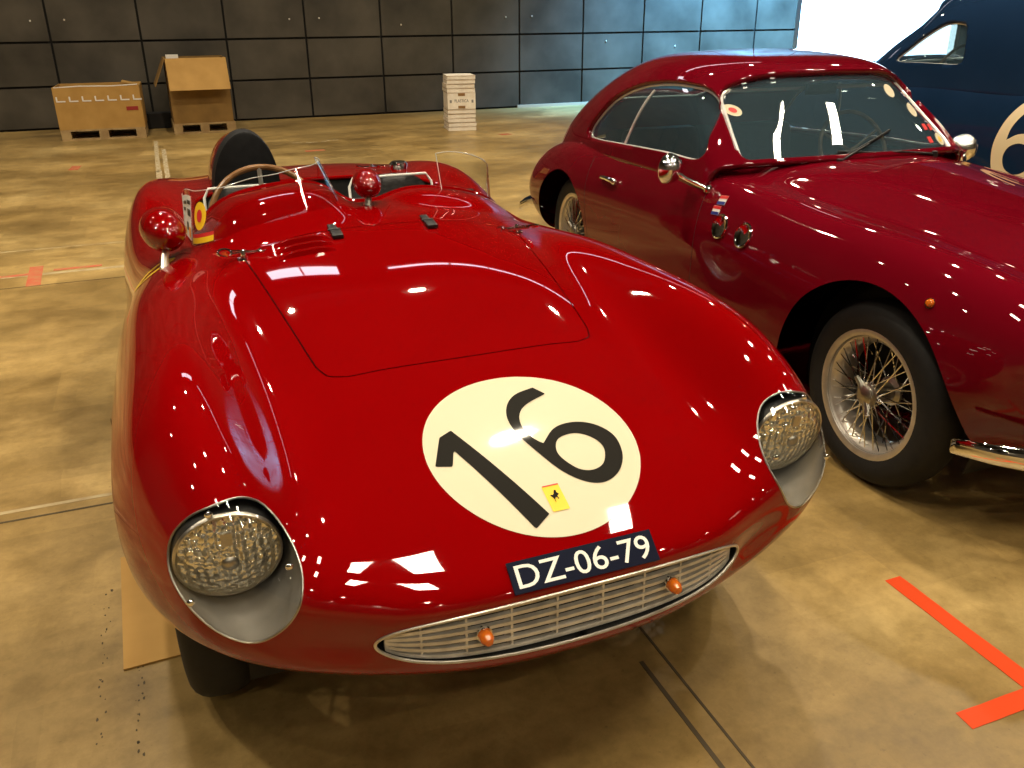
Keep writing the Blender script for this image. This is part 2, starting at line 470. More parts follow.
def bucket_seat(cx):
    s = MB()
    rows = []
    # backrest: rounded slab, leaning back
    nx, nz = 14, 12
    for side in (0, 1):
        for k in range(nz + 1):
            for i in range(nx + 1):
                u = -1 + 2 * i / nx; w = k / nz
                hw = .205 * (1 - .18 * w ** 3)
                x = cx + u * hw
                z = .46 + .46 * w - .05 * (abs(u) ** 4) * (w ** 4)
                y = 2.56 + .16 * w - .05 * (abs(u) ** 2.5) + (.085 * (1 - abs(u) ** 6) * (1 - w ** 8) if side else 0)
                rows.append((x, y, z))
    m = (nx + 1) * (nz + 1)
    F = []
    for side in (0, 1):
        for k in range(nz):
            for i in range(nx):
                a = side * m + k * (nx + 1) + i
                q = (a, a + 1, a + nx + 2, a + nx + 1)
                F.append(q if not side else q[::-1])
    def rim(i, k): return k * (nx + 1) + i
    border = [(i, 0) for i in range(nx)] + [(nx, k) for k in range(nz)] + [(i, nz) for i in range(nx, 0, -1)] + [(0, k) for k in range(nz, 0, -1)]
    for q, w in zip(border, border[1:] + border[:1]):
        a, b = rim(*q), rim(*w)
        F.append((b, a, a + m, b + m))
    s.add(rows, F)
    c = MB(); c.box((cx, 2.38, .42), (.40, .42, .12))
    b = c.build('seat_cushion', M_LEATHER, spyder, bevel=.03)
    o = s.build('seat_back', M_LEATHER, spyder, sharp=60)
    pipe = [(cx - .19, 2.665, .80), (cx - .185, 2.70, .885), (cx - .165, 2.715, .918), (cx + .165, 2.715, .918), (cx + .185, 2.70, .885), (cx + .19, 2.665, .80)]
    pp = MB().tube([(p[0], p[1] - .045, p[2]) for p in pipe], .006, 8).build('piping', M_WHITEPIPE, o)
    tag(pp, 'white piping along the seat back')
bucket_seat(-.30); bucket_seat(.30)

# --- steering wheel
T = Matrix.Translation((-.295, 2.17, .885)) @ Matrix.Rotation(R(62), 4, 'X')
sw = MB(); sw.tube([(.195 * math.cos(a), .195 * math.sin(a), 0) for a in np.linspace(0, 2*PI, 48, endpoint=False)], .011, 10, True, T)
swo = sw.build('steering_wheel', M_WOOD, spyder)
sp = MB()
for a in (90, 210, 330):
    c, s_ = math.cos(R(a)), math.sin(R(a))
    sp.tube([(.03*c, .03*s_, -.03), (.19*c, .19*s_, 0)], .009, 6, M=T)
sp.lathe([(0, -.05), (.035, -.05), (.038, -.02), (.02, -.01), (0, -.008)], 20, T)
sp.tube([(0, 0, -.05), (0, 0, -.35)], .016, 10, M=T)
sp.build('spokes', M_ALU, swo)

# --- headrest with its fairing
def tongue(y, w, h, z0=.88, n=24, tilt=0.0, cx=-.30):
    pts = []
    for k in range(n + 1):
        a = PI * k / n
        x = math.cos(a); zz = math.sin(a)
        pts.append((cx + w * x + .012 * zz, y + tilt * zz, z0 + h * zz))
    return pts
def loft(loops, closed=False, cap0=True, cap1=True):
    n = len(loops[0]); V = [p for L in loops for p in L]; F = []
    for i in range(len(loops) - 1):
        for k in range(n if closed else n - 1):
            k2 = (k + 1) % n
            F.append((i*n+k, i*n+k2, (i+1)*n+k2, (i+1)*n+k))
    if cap0: F.append(list(range(n))[::-1])
    if cap1: F.append([(len(loops)-1)*n + k for k in range(n)])
    return V, F
V, F = loft([tongue(2.86, .134, .228), tongue(2.98, .141, .226), tongue(3.15, .135, .205), tongue(3.40, .105, .15, .86), tongue(3.70, .05, .05, .80)])
hf = MB().add(V, F).build('headrest_fairing', M_RED, spyder)
V, F = loft([tongue(2.744, .129, .238), tongue(2.748, .137, .246), tongue(2.80, .141, .250), tongue(2.85, .141, .250), tongue(2.875, .136, .242)])
hc = MB().add(V, F).build('headrest_cover', M_VINYL, spyder)
tag(hc, 'black soft cover over the headrest')

# --- mouth, duct and grille
ring = SP.grid([0], vs)[0]
nr = len(ring)
duct = [ring, ring * [.985, 1, 1] + [0, .02, 0], ring * [.97, 1, 1] + [0, .10, 0], ring * [.94, 1, 1] + [0, .22, 0]]
V = np.concatenate(duct); F = []
for i in range(3):
    for k in range(nr):
        k2 = (k + 1) % nr
        F.append((i*nr+k, i*nr+k2, (i+1)*nr+k2, (i+1)*nr+k))
F.append([3*nr + k for k in range(nr)])
mesh_obj('air_intake', V, F, M_BLACK, spyder)
ringp = [tuple(p) for p in ring]
step = max(1, nr // 90)
MB().tube([tuple(p + np.array([0, -.001, 0])) for p in ring[::step]], .0032, 8, True).build('grille_surround', M_ALU, spyder)
rx = ring[:, 0]; rz = ring[:, 2]; ry = ring[:, 1]
def mouth_limits(x):
    """z low, z high, y at lateral x"""
    up = [(p[0], p[2], p[1]) for p in ring if p[2] >= .500]; lo = [(p[0], p[2], p[1]) for p in ring if p[2] < .500]
    up.sort(); lo.sort()
    zu = np.interp(x, [p[0] for p in up], [p[1] for p in up]); zl = np.interp(x, [p[0] for p in lo], [p[1] for p in lo])
    yu = np.interp(x, [p[0] for p in up], [p[2] for p in up])
    return zl, zu, yu
def grille_bar(t):
    V = []; F = []
    xs = np.linspace(-.385, .385, 41)
    for x in xs:
        zl, zu, y = mouth_limits(x)
        z = zl + (zu - zl) * t
        d = .010
        for dy, dz in ((0.004, -.0040), (0.004, .0036), (.014, .0040), (.014, -.0010)):
            V.append((x, y + d + dy, z + dz))
    for i in range(len(xs) - 1):
        for k in range(4):
            k2 = (k + 1) % 4
            F.append((i*4+k, i*4+k2, (i+1)*4+k2, (i+1)*4+k))
    F += [(0, 1, 2, 3)[::-1], tuple(4*(len(xs)-1) + k for k in range(4))]
    return V, F
grl = empty('grille'); grl.parent = spyder
for t in (.07, .23, .39, .55, .71, .87):
    MB().add(*grille_bar(t)).build('slat', M_SLAT, grl)
for x in (-.32, -.235, -.145, -.05, .05, .145, .235, .32):
    zl, zu, y = mouth_limits(x)
    MB().box((x, y + .034, (zl + zu) / 2), (.0045, .036, (zu - zl) * .96)).build('upright', M_SLAT, grl, smooth=False)
for sx in (-1, 1):
    il = empty('indicator_lamp'); il.parent = spyder
    zl, zu, y = mouth_limits(.205)
    T = Matrix.Translation((sx * .205, y - .004, zl + (zu - zl) * .52)) @ Matrix.Rotation(R(90), 4, 'X')
    MB().lathe([(0, .022), (.008, .020), (.013, .012), (.0145, 0), (.013, -.004), (0, -.004)], 18, T).build('amber_lens', M_AMBER, il)
    MB().lathe([(.0, -.004), (.016, -.004), (.016, -.010), (.008, -.014), (.006, -.045), (0, -.045)], 18, T).build('lamp_holder', M_CHROME, il)

# --- headlights under clear covers
def headlight(sx):
    h = empty('headlight'); h.parent = spyder
    cv, cf = clip(BV, BF, np.where(BV[:, 0] * sx > 0, f_lamp(BV), -9))
    co = mesh_obj('clear_cover', cv + np.array([0, -.0015, 0]), cf, M_LAMPCOVER, h)
    # rim following the body edge, and the bucket behind it
    edge = []
    for x, z in LAMP[::2]:
        p, nn = front_at(sx * x, z)
        edge.append(p)
    MB().tube([(p.x, p.y - .0005, p.z) for p in edge], .0022, 8, True).build('rim', M_STEEL, h)
    c = Vector((sx * .628, .345, .655))
    rows = []
    circ = []
    for p in edge:
        dx, dz = p.x - c.x, p.z - (c.z + .005); L_ = math.hypot(dx, dz)
        circ.append(Vector((c.x + dx/L_*.104, .392 - (p.z - c.z)*-.05, c.z + .005 + dz/L_*.104)))
    for t, push in ((0, .0015), (.05, .012), (.35, .010), (.7, .006), (1.0, 0)):
        rows.append([tuple(Vector((p.x, p.y + push, p.z)).lerp(q, t)) for p, q in zip(edge, circ)])
    V, F = loft(rows, True, False, False)
    MB().add(V, F).build('bucket', M_ALUDARK, h)
    V, F = loft([[tuple(q) for q in circ], [(c.x + (q.x-c.x)*.9, q.y + .05, c.z + (q.z-c.z)*.9) for q in circ]], True, False, True)
    MB().add(V, F).build('bucket_back', M_BLACK, h)
    # lamp unit looks forward, slightly outward and up
    LT = Matrix.Translation((sx * .630, .338, .664)) @ Matrix.Rotation(R(90 + 9), 4, 'X') @ Matrix.Rotation(0, 4, 'Y')
    MB().lathe([(.098, -.06), (.0985, .000)], 48, LT, caps=False).build('lamp_barrel', M_BLACK, h)
    MB().lathe([(.0985, .000), (.0985, .004), (.0965, .008), (.0935, .008), (.0925, .003)], 48, LT, caps=False).build('lamp_ring', M_STEEL, h)
    prof = [(.0930 * math.sin(a) / math.sin(R(38)), .004 + .115 * (math.cos(a) - math.cos(R(38)))) for a in np.linspace(R(38), 0.0001, 10)]
    ln = MB().lathe(prof, 48, LT, caps=False).build('lens', M_LENS, h)
    tag(ln, 'fluted glass lens')
    bd = MB(); bd.lathe([(0, .040), (.010, .038), (.016, .032), (.018, .024)], 20, LT @ Matrix.Translation((0, .0, -.004)))
    bd.build('lens_centre', M_STEEL, h)
    MB().box((0, .055, .023), (.020, .030, .006), M=LT).build('lens_tab', M_STEEL, h)
    for x, z in ((.653, .764), (.533, .668), (.707, .618)):
        p, nn = front_at(sx * x, z)
        MB().ball(p + Vector((0, -.004, 0)), .0075, 12, 8, (1, .7, 1)).build('cover_screw', M_CHROME, h)
headlight(-1); headlight(1)

# --- racing number on its cream disc
FU = np.linspace(1, 5, 300); FVv = np.linspace(-3.2, 3.2, 300)
DV, DF = SP.mesh(FU, FVv)
DN = vnormals(DV, DF); DN *= np.where(DN[:, 2:3] < 0, -1, 1)
def decal(name, poly, m, lift, parent, holes=()):
    f = sdf_poly(DV[:, :2], poly)
    for hpoly in holes: f = np.minimum(f, -sdf_poly(DV[:, :2], hpoly))
    keep = f[np.asarray(DF)].max(1) > -.0  # faces with any vertex inside
    sub = np.asarray(DF)[keep]
    v, ff = clip(DV + DN * lift, sub, f)
    return mesh_obj(name, v, ff, m, parent)
rc = (.021, .430)
rpoly = [(rc[0] + .237 * math.cos(a), rc[1] + .2345 * math.sin(a)) for a in np.linspace(0, 2*PI, 96, endpoint=False)]
rd = decal('number_disc', rpoly, M_CREAM, .0012, spyder)
tag(rd, 'cream number disc on the nose')
ONE = [(-.137,.512),(-.018,.250),(-.058,.225),(-.151,.452),(-.168,.408),(-.203,.418),(-.168,.497)]
SIX = [(.102,.606),(.119,.574),(.082,.562),(.050,.541),(.030,.520),(.0195,.492)]
six_out = smooth_line([(.098,.607),(.050,.594),(.018,.566),(-.001,.522),(.000,.470),(.018,.415),(.050,.345),(.088,.305),(.130,.293),(.172,.311),(.202,.350),(.212,.400),(.197,.437),(.165,.462),(.125,.470),(.085,.460),(.045,.424)], 6)
six_back = smooth_line([(.045,.424),(.028,.450),(.021,.490),(.032,.526),(.060,.553),(.118,.577)], 6)
SIXO = np.concatenate([six_out, six_back[1:]])
SIXI = smooth_loop([(.088,.431),(.128,.435),(.160,.412),(.170,.378),(.150,.340),(.118,.328),(.088,.340),(.066,.378),(.068,.408)], 6)
o1 = decal('digit_one', ONE, M_INK, .0022, rd)
o2 = decal('digit_six', SIXO, M_INK, .0022, rd, [SIXI])

def drape(flat, name, m, parent, lift, bvh=None):
    """flat: (V2, F) in plan coordinates laid on the bodywork"""
    V = []
    for x, y in flat[0]:
        h, nn = top_at(x, y, bvh)
        if nn.z < 0: nn = -nn
        V.append(tuple(h + nn * lift))
    o = mesh_obj(name, V, flat[1], m, parent, smooth=False)
    return o
def text_mesh(txt, size=1.0, bold=0.0):
    cu = bpy.data.curves.new('lettering', 'FONT'); cu.offset = bold; cu.body = txt; cu.align_x = 'CENTER'; cu.align_y = 'CENTER'; cu.size = size; cu.resolution_u = 4
    o = bpy.data.objects.new('lettering', cu); COL.objects.link(o)
    dg = bpy.context.evaluated_depsgraph_get()
    me = o.evaluated_get(dg).to_mesh()
    V = [tuple(v.co) for v in me.vertices]; F = [tuple(p.vertices) for p in me.polygons]
    o.evaluated_get(dg).to_mesh_clear()
    bpy.data.objects.remove(o); bpy.data.curves.remove(cu)
    xs = [v[0] for v in V]; ys = [v[1] for v in V]
    cx, cy = (min(xs) + max(xs)) / 2, (min(ys) + max(ys)) / 2
    return [((x - cx), (y - cy)) for x, y, z in V], F, (max(xs) - min(xs), max(ys) - min(ys))
def fit_text(txt, w, h, bold=0.0):
    V, F, (tw, th) = text_mesh(txt, 1.0, bold)
    return [(x / tw * w, y / th * h) for x, y in V], F

# small yellow shield with a prancing animal emblem
def prect(cx, cy, w, h, rot=0):
    c, s_ = math.cos(rot), math.sin(rot)
    return [(cx + x * c - y * s_, cy + x * s_ + y * c) for x, y in ((-w/2,-h/2),(w/2,-h/2),(w/2,h/2),(-w/2,h/2))]
sh = decal('shield_badge', prect(.010, .2825, .038, .062, R(0)), M_YELLOW, .0028, rd)
hs = [(-.35,-.9),(-.15,-.9),(-.05,-.35),(.1,-.15),(.3,-.5),(.5,-.75),(.62,-.62),(.42,-.35),(.38,.0),(.6,.15),(.75,.05),(.82,.2),(.5,.4),(.42,.55),(.6,.62),(.55,.78),(.25,.95),(.12,.8),(.05,.5),(-.15,.2),(-.45,.1),(-.75,.35),(-.85,.2),(-.6,-.05),(-.42,-.25),(-.3,-.55)]
decal('horse', [(.010 + x * .013, .286 + y * .016) for x, y in hs], M_INK, .0038, sh)
decal('badge_edge', prect(.010, .312, .038, .003), M_STICKR, .0036, sh)

# licence plate: a flat sheet lying on the nose
pc = []
for x, y in ((-.1455, .1255), (.1655, .1255), (.1655, .1720), (-.1455, .1720)):
    h, nn = top_at(x, y); pc.append(h + nn * .004)
mid, mn = top_at(.010, .149); mn = (pc[1] - pc[0]).cross(pc[3] - pc[0]).normalized()
if mn.z < 0: mn = -mn
pc = [p + mn * max(.003, (mid - (pc[0] + pc[1] + pc[2] + pc[3]) / 4).dot(mn) + .003) for p in pc]
def on_plate(u, v, lift):
    return tuple(pc[0].lerp(pc[1], u).lerp(pc[3].lerp(pc[2], u), v) + mn * lift)
V = [on_plate(u, v, l) for l in (0, -.004) for u, v in ((0, 0), (1, 0), (1, 1), (0, 1))]
pl = mesh_obj('licence_plate', V, [(0,1,2,3),(7,6,5,4),(0,4,5,1),(1,5,6,2),(2,6,7,3),(3,7,4,0)], M_PLATE, spyder, smooth=False)
tv, tf = fit_text('DZ-06-79', .925, .74, .004)
mesh_obj('lettering', [on_plate(.5 + x, .5 + y, .0008) for x, y in tv], tf, M_PLATEW, pl, smooth=False)

# --- hood fittings
def spring_pin(name, x, y, parent, ang=0, k=1.0):
    h, nn = top_at(x, y)
    T = Matrix.Translation(h) @ Matrix.Rotation(ang, 4, 'Z') @ Matrix.Scale(k, 4)
    m = MB()
    m.lathe([(0, .022), (.006, .021), (.008, .014), (.008, 0), (.016, .001), (.018, -.004)], 16, T)
    m.tube([(-.045 + .017 * math.cos(a), .012 + .017 * math.sin(a), .016 + .006*math.sin(a)) for a in np.linspace(-1.2, 4.6, 20)], .0036, 6, M=T)
    m.tube([(-.032, -.002, .014), (0, .002, .013), (.035, .006, .010), (.05, .012, .012)], .0036, 6, M=T)
    m.tube([(.05 + .010 * math.cos(a), .004 + .010 * math.sin(a), .012) for a in np.linspace(1.6, 6.0, 14)], .0036, 6, M=T)
    m.tube([(-.032, .026, .016), (0, .02, .013), (.03, .012, .009)], .0036, 6, M=T)
    return m.build(name, M_CHROME, parent)
spring_pin('hood_pin', -.442, 1.560, spyder, R(10), 1.15)
spring_pin('hood_pin', .446, 1.550, spyder, R(170), 1.15)
def strap(x, y):
    h, nn = top_at(x, y)
    m = MB()
    T = Matrix.Translation(h + Vector((0, 0, .006))) @ Matrix.Rotation(R(8), 4, 'X')
    m.box((0, .022, 0), (.026, .06, .008), M=T); m.box((0, -.038, .003), (.034, .05, .012), M=T)
    m.tube([(-.02, 0, .004), (.02, 0, .004)], .005, 8, M=T)
    m.build('hood_catch', M_BLACK, spyder, bevel=.002)
strap(-.155, 1.605); strap(.155, 1.615)
# three low louvres on the driver's side of the hood
lv = MB()
for k in range(3):
    y = 1.475 + .052 * k
    pts = []
    for i in range(13):
        u = -1 + 2 * i / 12
        x = -.265 + .085 * u
        h, nn = top_at(x, y); prof = (1 - u ** 4)
        pts.append((h, prof))
    V = []; 
    for h, pr in pts:
        V += [tuple(h + Vector((0, .018, .0002))), tuple(h + Vector((0, .004, .013 * pr))), tuple(h + Vector((0, -.012, .012 * pr))), tuple(h + Vector((0, -.018, -.002)))]
    F = [(i*4+k2, i*4+k2+1, i*4+k2+5, i*4+k2+4) for i in range(12) for k2 in range(3)]
    lv.add(V, F)
lv.build('louvres', M_RED, hood)

# --- mirrors
def teardrop(name, c, L, r, rz, stalk):
    o = MB()
    prof = [(1e-4, -L * .48)]
    for i in range(1, 13):
        t = i / 12
        prof.append((r * math.sin(min(1, t * 1.2) * PI / 2) ** .55, -L * .48 + L * t * .9))
    prof += [(r * .97, L * .45), (r * .90, L * .47)]
    T = Matrix.Translation(c) @ Matrix.Rotation(rz, 4, 'Z') @ Matrix.Rotation(R(-90), 4, 'X')
    p = o.lathe(prof, 28, T, caps=False).build(name, M_RED, spyder)
    MB().lathe([(r * .93, L * .455), (1e-4, L * .46)], 28, T, caps=False).build('mirror_glass', M_CHROME, p)
    MB().tube(stalk, [.016, .012, .012], 10).build('mirror_stalk', M_STEEL, p)
    return p
h, nn = top_at(.02, 1.885)
teardrop('centre_mirror', (.030, 1.90, h.z + .066), .15, .050, R(-6), [(.02, 1.885, h.z - .002), (.025, 1.89, h.z + .02), (.030, 1.90, h.z + .045)])
h, nn = top_at(-.675, 1.80)
teardrop('fender_mirror', (-.652, 1.86, h.z + .092), .19, .070, R(6), [(-.672, 1.76, h.z - .008), (-.665, 1.80, h.z + .03), (-.652, 1.845, h.z + .055)])

# --- perspex screens
def screen(name, path, heights, lean, z_off=0.0):
    """path: plan points along the base; heights at each; lean: outward->top offset (x,y) at each"""
    P = smooth_line([(*p, h, lx, ly) for p, h, (lx, ly) in zip(path, heights, lean)], 8)
    V = []; K = 8
    for x, y, hh, lx, ly in P:
        hit_, nn = top_at(x, y)
        z0 = hit_.z
        for k in range(K + 1):
            t = k / K
            V.append((x + lx * t, y + ly * t, z0 - .004 + hh * t))
    n = len(P)
    F = [(i*(K+1)+k, i*(K+1)+k+1, (i+1)*(K+1)+k+1, (i+1)*(K+1)+k) for i in range(n - 1) for k in range(K)]
    o = mesh_obj(name, V, F, M_PLEXI, spyder)
    edge = [V[k] for k in range(K)] + [V[i*(K+1)+K] for i in range(n)] + [V[(n-1)*(K+1)+k] for k in range(K - 1, -1, -1)]
    return o, V, n, K, edge
M_EDGE = mat('perspex_edge', (.50, .55, .52), .2, 0, .5, .1)
ws, WV, wn, wk, edge = screen('driver_screen',
    [(-.585, 2.20), (-.580, 2.00), (-.560, 1.86), (-.47, 1.74), (-.30, 1.705), (-.15, 1.755), (-.085, 1.86), (-.075, 1.98)],
    [.140, .170, .170, .150, .130, .130, .130, .12],
    [(.01, .05), (.015, .06), (.03, .08), (.035, .10), (.0, .115), (-.035, .10), (-.04, .08), (-.05, .06)])
MB().tube(edge, .0016, 6).build('screen_edge', M_EDGE, ws)
ps, PV_, pn, pk, edge2 = screen('passenger_screen',
    [(.315, 1.955), (.375, 1.925), (.46, 1.945), (.53, 2.02), (.565, 2.14)],
    [.125, .14, .14, .125, .07],
    [(-.0, .06), (.0, .08), (.01, .08), (.015, .07), (.01, .04)])
MB().tube(edge2, .0016, 6).build('screen_edge', M_EDGE, ps)

# --- stickers on the screen and the flank
def screen_quad(i0, i1, k0, k1, name, m, parent, off=.002, V=None, K=None, disc=False):
    V = V or WV; K = K or wk
    def at(i, k):
        i = min(max(i, 0), wn - 1.001); k = min(max(k, 0), K - .001)
        a, b = int(i), int(k); s, t = i - a, k - b
        g = lambda p, q: Vector(V[p*(K+1)+q])
        return g(a, b).lerp(g(a+1, b), s).lerp(g(a, b+1).lerp(g(a+1, b+1), s), t)
    c = at((i0+i1)/2, (k0+k1)/2)
    du = at(i1, (k0+k1)/2) - at(i0, (k0+k1)/2); dv = at((i0+i1)/2, k1) - at((i0+i1)/2, k0)
    nn = du.cross(dv).normalized()
    if nn.y > 0: nn = -nn
    q = []
    if disc:
        q = [tuple(at((i0+i1)/2 + (i1-i0)/2*math.cos(a), (k0+k1)/2 + (k1-k0)/2*math.sin(a)) + nn*off) for a in np.linspace(0, 2*PI, 28, endpoint=False)]
        return mesh_obj(name, q, [list(range(28))], m, parent, smooth=False)
    NI = 6
    for j in range(2):
        for i in range(NI + 1):
            q.append(tuple(at(i0 + (i1-i0)*i/NI, k1 if j else k0) + nn*off))
    return mesh_obj(name, q, [(i, i+1, NI+2+i, NI+1+i) for i in range(NI)], m, parent, smooth=False)
# left wrap: a white scrutineering sheet with coloured fields
s1 = screen_quad(3.0, 12.5, .8, 7.2, 'sticker', M_STICKW, ws); tag(s1, 'white scrutineering sheet')
for (a, b, c, d, m) in ((3.6, 6.5, 1.1, 2.2, M_YELLOW), (7.5, 9.4, 2.0, 3.2, M_STICKK), (9.8, 12.0, 1.2, 2.6, M_STICKO), (4.0, 7.5, 4.8, 5.3, M_STICKK), (4.0, 8.5, 5.8, 6.3, M_STICKK), (9.0, 12.0, 4.2, 5.2, M_STICKK), (9.2, 12.0, 5.9, 6.5, M_STICKK)):
    screen_quad(a, b, c, d, 'printed_field', m, s1, .003)
s2 = screen_quad(14.6, 18.8, 2.4, 6.4, 'sticker', M_YELLOW, ws, disc=True); tag(s2, 'round yellow sticker')
screen_quad(15.8, 17.6, 3.5, 5.3, 'printed_field', M_STICKR, s2, .003, disc=True)
s3 = screen_quad(13.6, 21.0, .55, 1.35, 'sticker', M_YELLOW, ws); tag(s3, 'long yellow sticker with a red band')
screen_quad(13.6, 21.0, 1.35, 1.9, 'printed_field', M_STICKR, s3, .002)
# yellow dot on the passenger screen
def plain_disc(c, r, nrm, name, m, parent):
    nrm = Vector(nrm).normalized(); a = nrm.orthogonal().normalized(); b = nrm.cross(a)
    return mesh_obj(name, [tuple(Vector(c) + a*r*math.cos(t) + b*r*math.sin(t)) for t in np.linspace(0, 2*PI, 20, endpoint=False)], [list(range(20))], m, parent, smooth=False)
_i = int(pn * .93)
_p = Vector(PV_[_i*(pk+1)+4]); _u = Vector(PV_[_i*(pk+1)+5]) - _p; _t = Vector(PV_[(_i+1)*(pk+1)+4]) - _p
_n = _u.cross(_t).normalized(); _n = _n if _n.x > 0 else -_n
tag(plain_disc(_p + _n*.003, .018, _n, 'sticker', M_YELLOW, ps), 'small yellow dot')

# --- yellow oval on the shoulder
def capsule(cy, cz, L, r, ang, n=14):
    c, s_ = math.cos(ang), math.sin(ang); out = []
    for k in range(n + 1):
        a = -PI/2 + PI * k / n; out.append((L/2 + r*math.cos(a), r*math.sin(a)))
    for k in range(n + 1):
        a = PI/2 + PI * k / n; out.append((-L/2 + r*math.cos(a), r*math.sin(a)))
    return [(cy + x*c - y*s_, cz + x*s_ + y*c) for x, y in out]
FU3 = np.linspace(6.2, 8.6, 160); FV3 = np.linspace(-6.6, -3.6, 160)
DV0, DF0, DN0 = DV, DF, DN
DV, DF = SP.mesh(FU3, FV3); DV = shape_top(DV); DN = vnormals(DV, DF); DN *= np.where(DN[:, 2:3] < 0, -1, 1)
yb = decal('flank_number_edge', capsule(-.703, 1.800, .115, .036, R(55)), M_YELLOW, .0014, spyder, [capsule(-.703, 1.800, .115, .017, R(55))])
tag(yb, 'yellow outlined oval on the shoulder of the flank')
DV, DF, DN = DV0, DF0, DN0
# --- tail deck fittings
h, nn = top_at(.42, 2.97)
fc = MB(); T = Matrix.Translation(h)
fc.lathe([(.0, .055), (.032, .052), (.044, .040), (.046, .020), (.040, .016), (.040, 0), (.052, -.004)], 28, T)
fc.box((.0, -.055, .045), (.022, .04, .012), M=T); fc.tube([(-.02, -.05, .05), (.02, -.05, .05)], .007, 8, M=T)
fc.build('fuel_cap', M_CHROME, spyder)
spring_pin('deck_pin', .30, 3.02, spyder, R(150), 1.2)

# --- wheels
def wire_wheel(name, parent, loc, side, r, width, rim_r, spokes=54, dish=.0):
    """axis along x; side = +1/-1: the outer face looks to +x / -x"""
    w = empty(name, loc); w.parent = parent
    T = Matrix.Rotation(side * R(90), 4, 'Y')
    hw = width / 2
    half_ = [(r, 0), (r - .001, hw*.25), (r - .004, hw*.48), (r - .011, hw*.68), (r - .022, hw*.84), (r - .038, hw*.95), (r - .058, hw), (r - .08, hw*.985), (rim_r + .012, hw*.90), (rim_r - .012, hw*.78)]
    tp = [(a, -b) for a, b in half_[::-1]] + half_[1:]
    MB().lathe(tp, 64, T, caps=False).build('tyre', M_RUBBER, w)
    rp = [(rim_r + .012, hw*.84), (rim_r + .014, hw*.90), (rim_r + .004, hw*.92), (rim_r - .010, hw*.84), (rim_r - .014, hw*.66), (rim_r - .030, hw*.52), (rim_r - .040, hw*.2), (rim_r - .040, -hw*.4), (rim_r - .012, -hw*.6), (rim_r - .008, -hw*.9), (rim_r + .012, -hw*.9)]
    MB().lathe(rp, 64, T, caps=False).build('rim', M_ALU, w)
    hub = MB()
    hub.lathe([(.0, -hw*.6), (.050, -hw*.6), (.052, -hw*.45), (.034, -hw*.35), (.034, hw*.75), (.046, hw*.78), (.046, hw*.86), (.030, hw*.90), (.030, hw*1.0), (.026, hw*1.06), (0, hw*1.08)], 28, T)
    hub.build('hub', M_STEEL, w)
    kn = MB()
    for a in (35, 215):
        c, s_ = math.cos(R(a)), math.sin(R(a))
        kn.tube([(.022*c, .022*s_, hw*.95), (.045*c, .045*s_, hw*1.0), (.072*c, .072*s_, hw*1.12)], [.013, .011, .008], 8, M=T)
    kn.lathe([(.0, hw*.86), (.036, hw*.86), (.036, hw*1.02), (.026, hw*1.10), (0, hw*1.12)], 20, T)
    kn.build('knock_off_nut', M_STEEL, w)
    sp = MB()
    n3 = spokes // 3
    for k in range(n3):
        a = 2*PI*k/n3
        for (hr, hz, rr, rz_, da) in ((.044, hw*.78, rim_r - .018, hw*.60, .42), (.044, hw*.78, rim_r - .018, hw*.60, -.42), (.050, -hw*.5, rim_r - .036, hw*.1, .30 if k % 2 else -.30)):
            a2 = a + da
            sp.tube([(hr*math.cos(a), hr*math.sin(a), hz), (rr*math.cos(a2), rr*math.sin(a2), rz_)], .0026, 5, M=T, caps=False)
    sp.build('spokes', M_CHROME, w)
    return w
for yc, r, xc in WHEELS:
    for sx in (-1, 1):
        wire_wheel('wheel', spyder, (sx * xc, yc, r), sx, r, .155, .215, 45)
    for sx in (-1, 1):
        wl = MB(); Tm = Matrix.Translation((sx * .50, yc, r + .01)) @ Matrix.Rotation(sx * R(90), 4, 'Y')
        wl.lathe([(.0, -.10), (r + .034, -.10), (r + .034, .22)], 40, Tm, caps=False)
        wv = [v for v in wl.V]
        v, ff = clip(np.array(wv), wl.F, np.array([q[2] for q in wv]) - .21)
        v, ff = clip(v, ff, .625 - np.abs(v[:, 0]))
        mesh_obj('wheel_well', v, ff, M_DARK, spyder)
